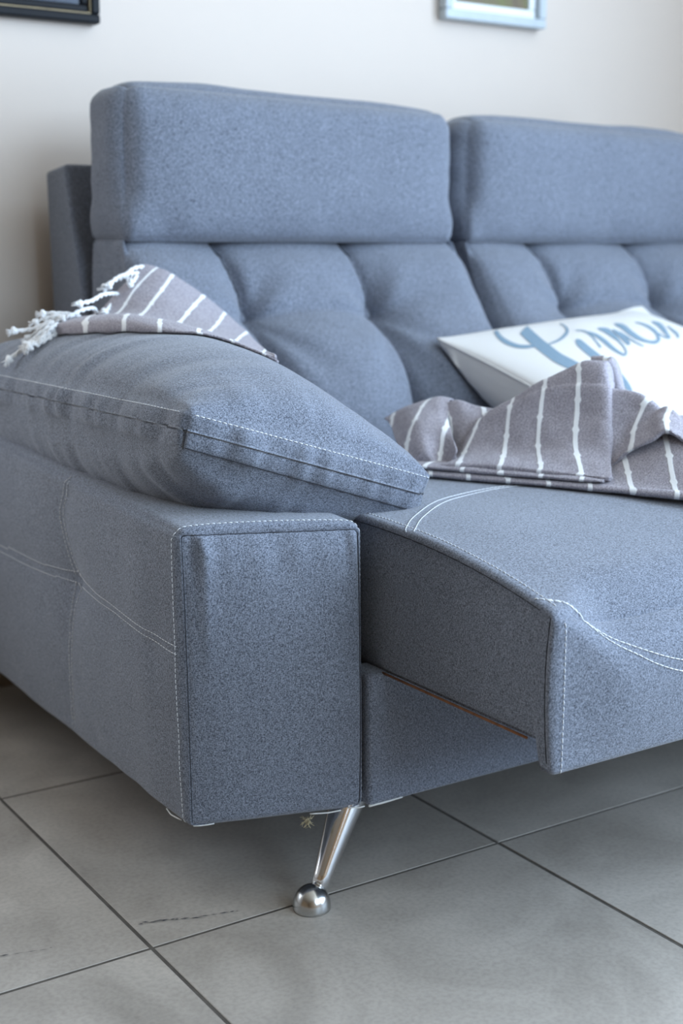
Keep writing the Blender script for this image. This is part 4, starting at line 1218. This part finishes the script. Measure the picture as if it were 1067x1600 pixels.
LEFT = [[(0.986,1.362,0.417),(0.997,1.342,0.429),(1.009,1.321,0.415),(1.018,1.304,0.438)],
 [(0.989,1.361,0.431),(1.000,1.342,0.444),(1.011,1.322,0.422),(1.020,1.306,0.449)],
 [(1.000,1.403,0.447),(1.015,1.376,0.466),(1.028,1.353,0.463),(1.037,1.337,0.461)],
 [(1.021,1.448,0.462),(1.036,1.419,0.481),(1.052,1.392,0.486),(1.061,1.376,0.479)],
 [(1.035,1.483,0.468),(1.053,1.450,0.487),(1.072,1.418,0.498),(1.082,1.400,0.496)],
 [(1.061,1.498,0.453),(1.080,1.465,0.472),(1.098,1.433,0.483),(1.108,1.414,0.481)],
 [(1.079,1.508,0.413),(1.097,1.475,0.432),(1.115,1.443,0.443),(1.125,1.424,0.441)]]
LEFT_U = [[1.2, 1.7, 2.15, 2.6], [1.07, 1.6, 2.1, 2.5], [0.6, 1.25, 1.85, 2.2], [0.0, 0.75, 1.5, 1.95], [-0.3, 0.4, 1.1, 1.5], [-0.4, 0.3, 1.0, 1.4], [-0.5, 0.2, 0.9, 1.3]]
DIP = [[(1.035,1.341,0.424),(1.042,1.327,0.435),(1.052,1.309,0.446),(1.068,1.281,0.445)],
 [(1.047,1.350,0.442),(1.054,1.337,0.453),(1.062,1.322,0.457),(1.077,1.295,0.454)],
 [(1.059,1.369,0.468),(1.067,1.355,0.477),(1.077,1.337,0.478),(1.091,1.312,0.474)],
 [(1.067,1.389,0.486),(1.076,1.374,0.493),(1.087,1.354,0.488),(1.102,1.326,0.486)],
 [(1.074,1.404,0.492),(1.084,1.386,0.498),(1.096,1.365,0.491),(1.110,1.339,0.488)],
 [(1.100,1.419,0.477),(1.110,1.401,0.483),(1.122,1.380,0.476),(1.136,1.354,0.473)],
 [(1.117,1.429,0.432),(1.127,1.411,0.438),(1.139,1.389,0.431),(1.154,1.364,0.428)]]
DIP_U = [2.0, 2.45, 2.8, 3.3]

SKINS = [seatC.bvh, acC.bvh, tuft1C.bvh, tuft2C.bvh, pilC.bvh]

# --- throw lying folded on the seat
seat_throw = empty('throw_blanket', (1.10, 1.20, .414))
tag(seat_throw, 'taupe throw with white knotted stripes folded on the seat in front of the pillow', 'blanket')
D0 = np.array([.489, -.872, 0]); N0 = np.array([.872, .489, 0]); O0 = np.array([.991, 1.296, 0])


def slab(name, s0, s1, nf, zb, zt, u0, du, back, rise, seed, skew=0.0, taper=0.0, swell=0.0):
    """two plies with a rounded front fold; n measured back from the fold"""
    prof = [(back, zb + .0005), (.06, zb + .0005), (.012, zb + .0003), (.003, zb + .0012), (0, (zb + zt) / 2), (.003, zt - .0012), (.012, zt), (.05, zt + rise * .5), (.09, zt + rise), (back, zt + rise * 1.1)]
    ss = np.linspace(s0, s1, 14)
    rows = []
    for n, z in prof:
        zm = (zb + zt) / 2
        ex = np.interp(n, [.012, .05, .09, .2], [0, .034, .05, .052]) if z >= zt - .0001 else 0
        rows.append([O0 + D0 * s_ + N0 * (nf + n) + np.array([0, 0, z + ex * smooth01((s_ - .19) / .10) * swell if taper == 0 else zm + (z - zm) * (1 - taper * smooth01((s_ - s1 + .03) / .03))]) + D0 * (skew * n) for s_ in ss])
    return loft(name, rows, [(s_ - u0) / du for s_ in ss], M['throw'], seat_throw, nu=200, nv=70, thick=.002, wr=.0009, seed=seed)


slab('lower_fold', -.05, .60, 0.0, .4148, .4225, .035, .0505, .17, .012, 2, skew=-.5, swell=1.0)
slab('middle_fold', -.05, .200, .003, .4238, .4300, .025, .0497, .12, .002, 5, taper=.6)
loft('top_fold', TOP, TOP_U, M['throw'], seat_throw, 190, 170, seed=3, wr=.0022, hem=(6.0, -.0022))
loft('raised_fold', RIGHT, RIGHT_U, M['throw'], seat_throw, 130, 130, seed=6, wr=.0022)
loft('bunched_fold', LEFT, LEFT_U, M['throw'], seat_throw, 110, 130, seed=8, wr=.002)
loft('inner_fold', DIP, DIP_U, M['throw'], seat_throw, 90, 110, seed=9, wr=.002)

# --- throw draped over the arm cushion, with knotted tassels
arm_throw = empty('throw_blanket', (.70, 1.52, .57))
tag(arm_throw, 'taupe striped throw with white knotted tassels draped over the arm cushion', 'blanket')
loft('draped_cloth', ARM_THROW, ARM_U, M['throw'], arm_throw, 200, 170, seed=11, wr=.0011)


def tassel(path, seed):
    r_ = random.Random(seed)
    P = spline(path, 26)
    P, L = resample(P, .0022)
    P = push_out(P, [acC.bvh, tuft1C.bvh, bf.bvh], .0042)
    P[-4:] = push_out(P[-4:], [acC.bvh, tuft1C.bvh, bf.bvh], .0095)
    mb = MB()
    n = len(P)
    # two twisted cords
    for c in range(2):
        Q_ = []
        for i in range(n):
            a = i * .75 + c * math.pi
            Q_.append(P[i] + np.array([math.cos(a), .4 * math.sin(a), math.sin(a)]) * .0013)
        mb.tube(Q_, [.0019 + .0003 * math.sin(i * 1.1 + c) for i in range(n)], 6)
    # knot and frayed end
    d = P[-1] - P[-3]; d = d / np.linalg.norm(d)
    kpos = P[-1]
    mb.blob(tuple(kpos), .0046, 10)
    for k in range(3):
        a = k * 2.1 + seed
        mb.blob(tuple(kpos + np.array([math.cos(a), .5 * math.sin(a), math.sin(a)]) * .0026), .0033, 8)
    for k in range(16):
        v = Vector(d) + Vector((r_.uniform(-.6, .6), r_.uniform(-.6, .6), r_.uniform(-.7, .4)))
        co, no, i_, d_ = acC.bvh.find_nearest(Vector(kpos))
        if v.dot(no) < -.15: v = v - no * (v.dot(no) + .15)
        v.normalize()
        p0 = Vector(kpos)
        mb.tube([p0, p0 + v * .006, p0 + v * .011], [.0009, .0007, .0003], 4)
    return mb.build('tassel', M['cotton'], arm_throw)


for k, t in enumerate(TASSELS): tassel(t, k)
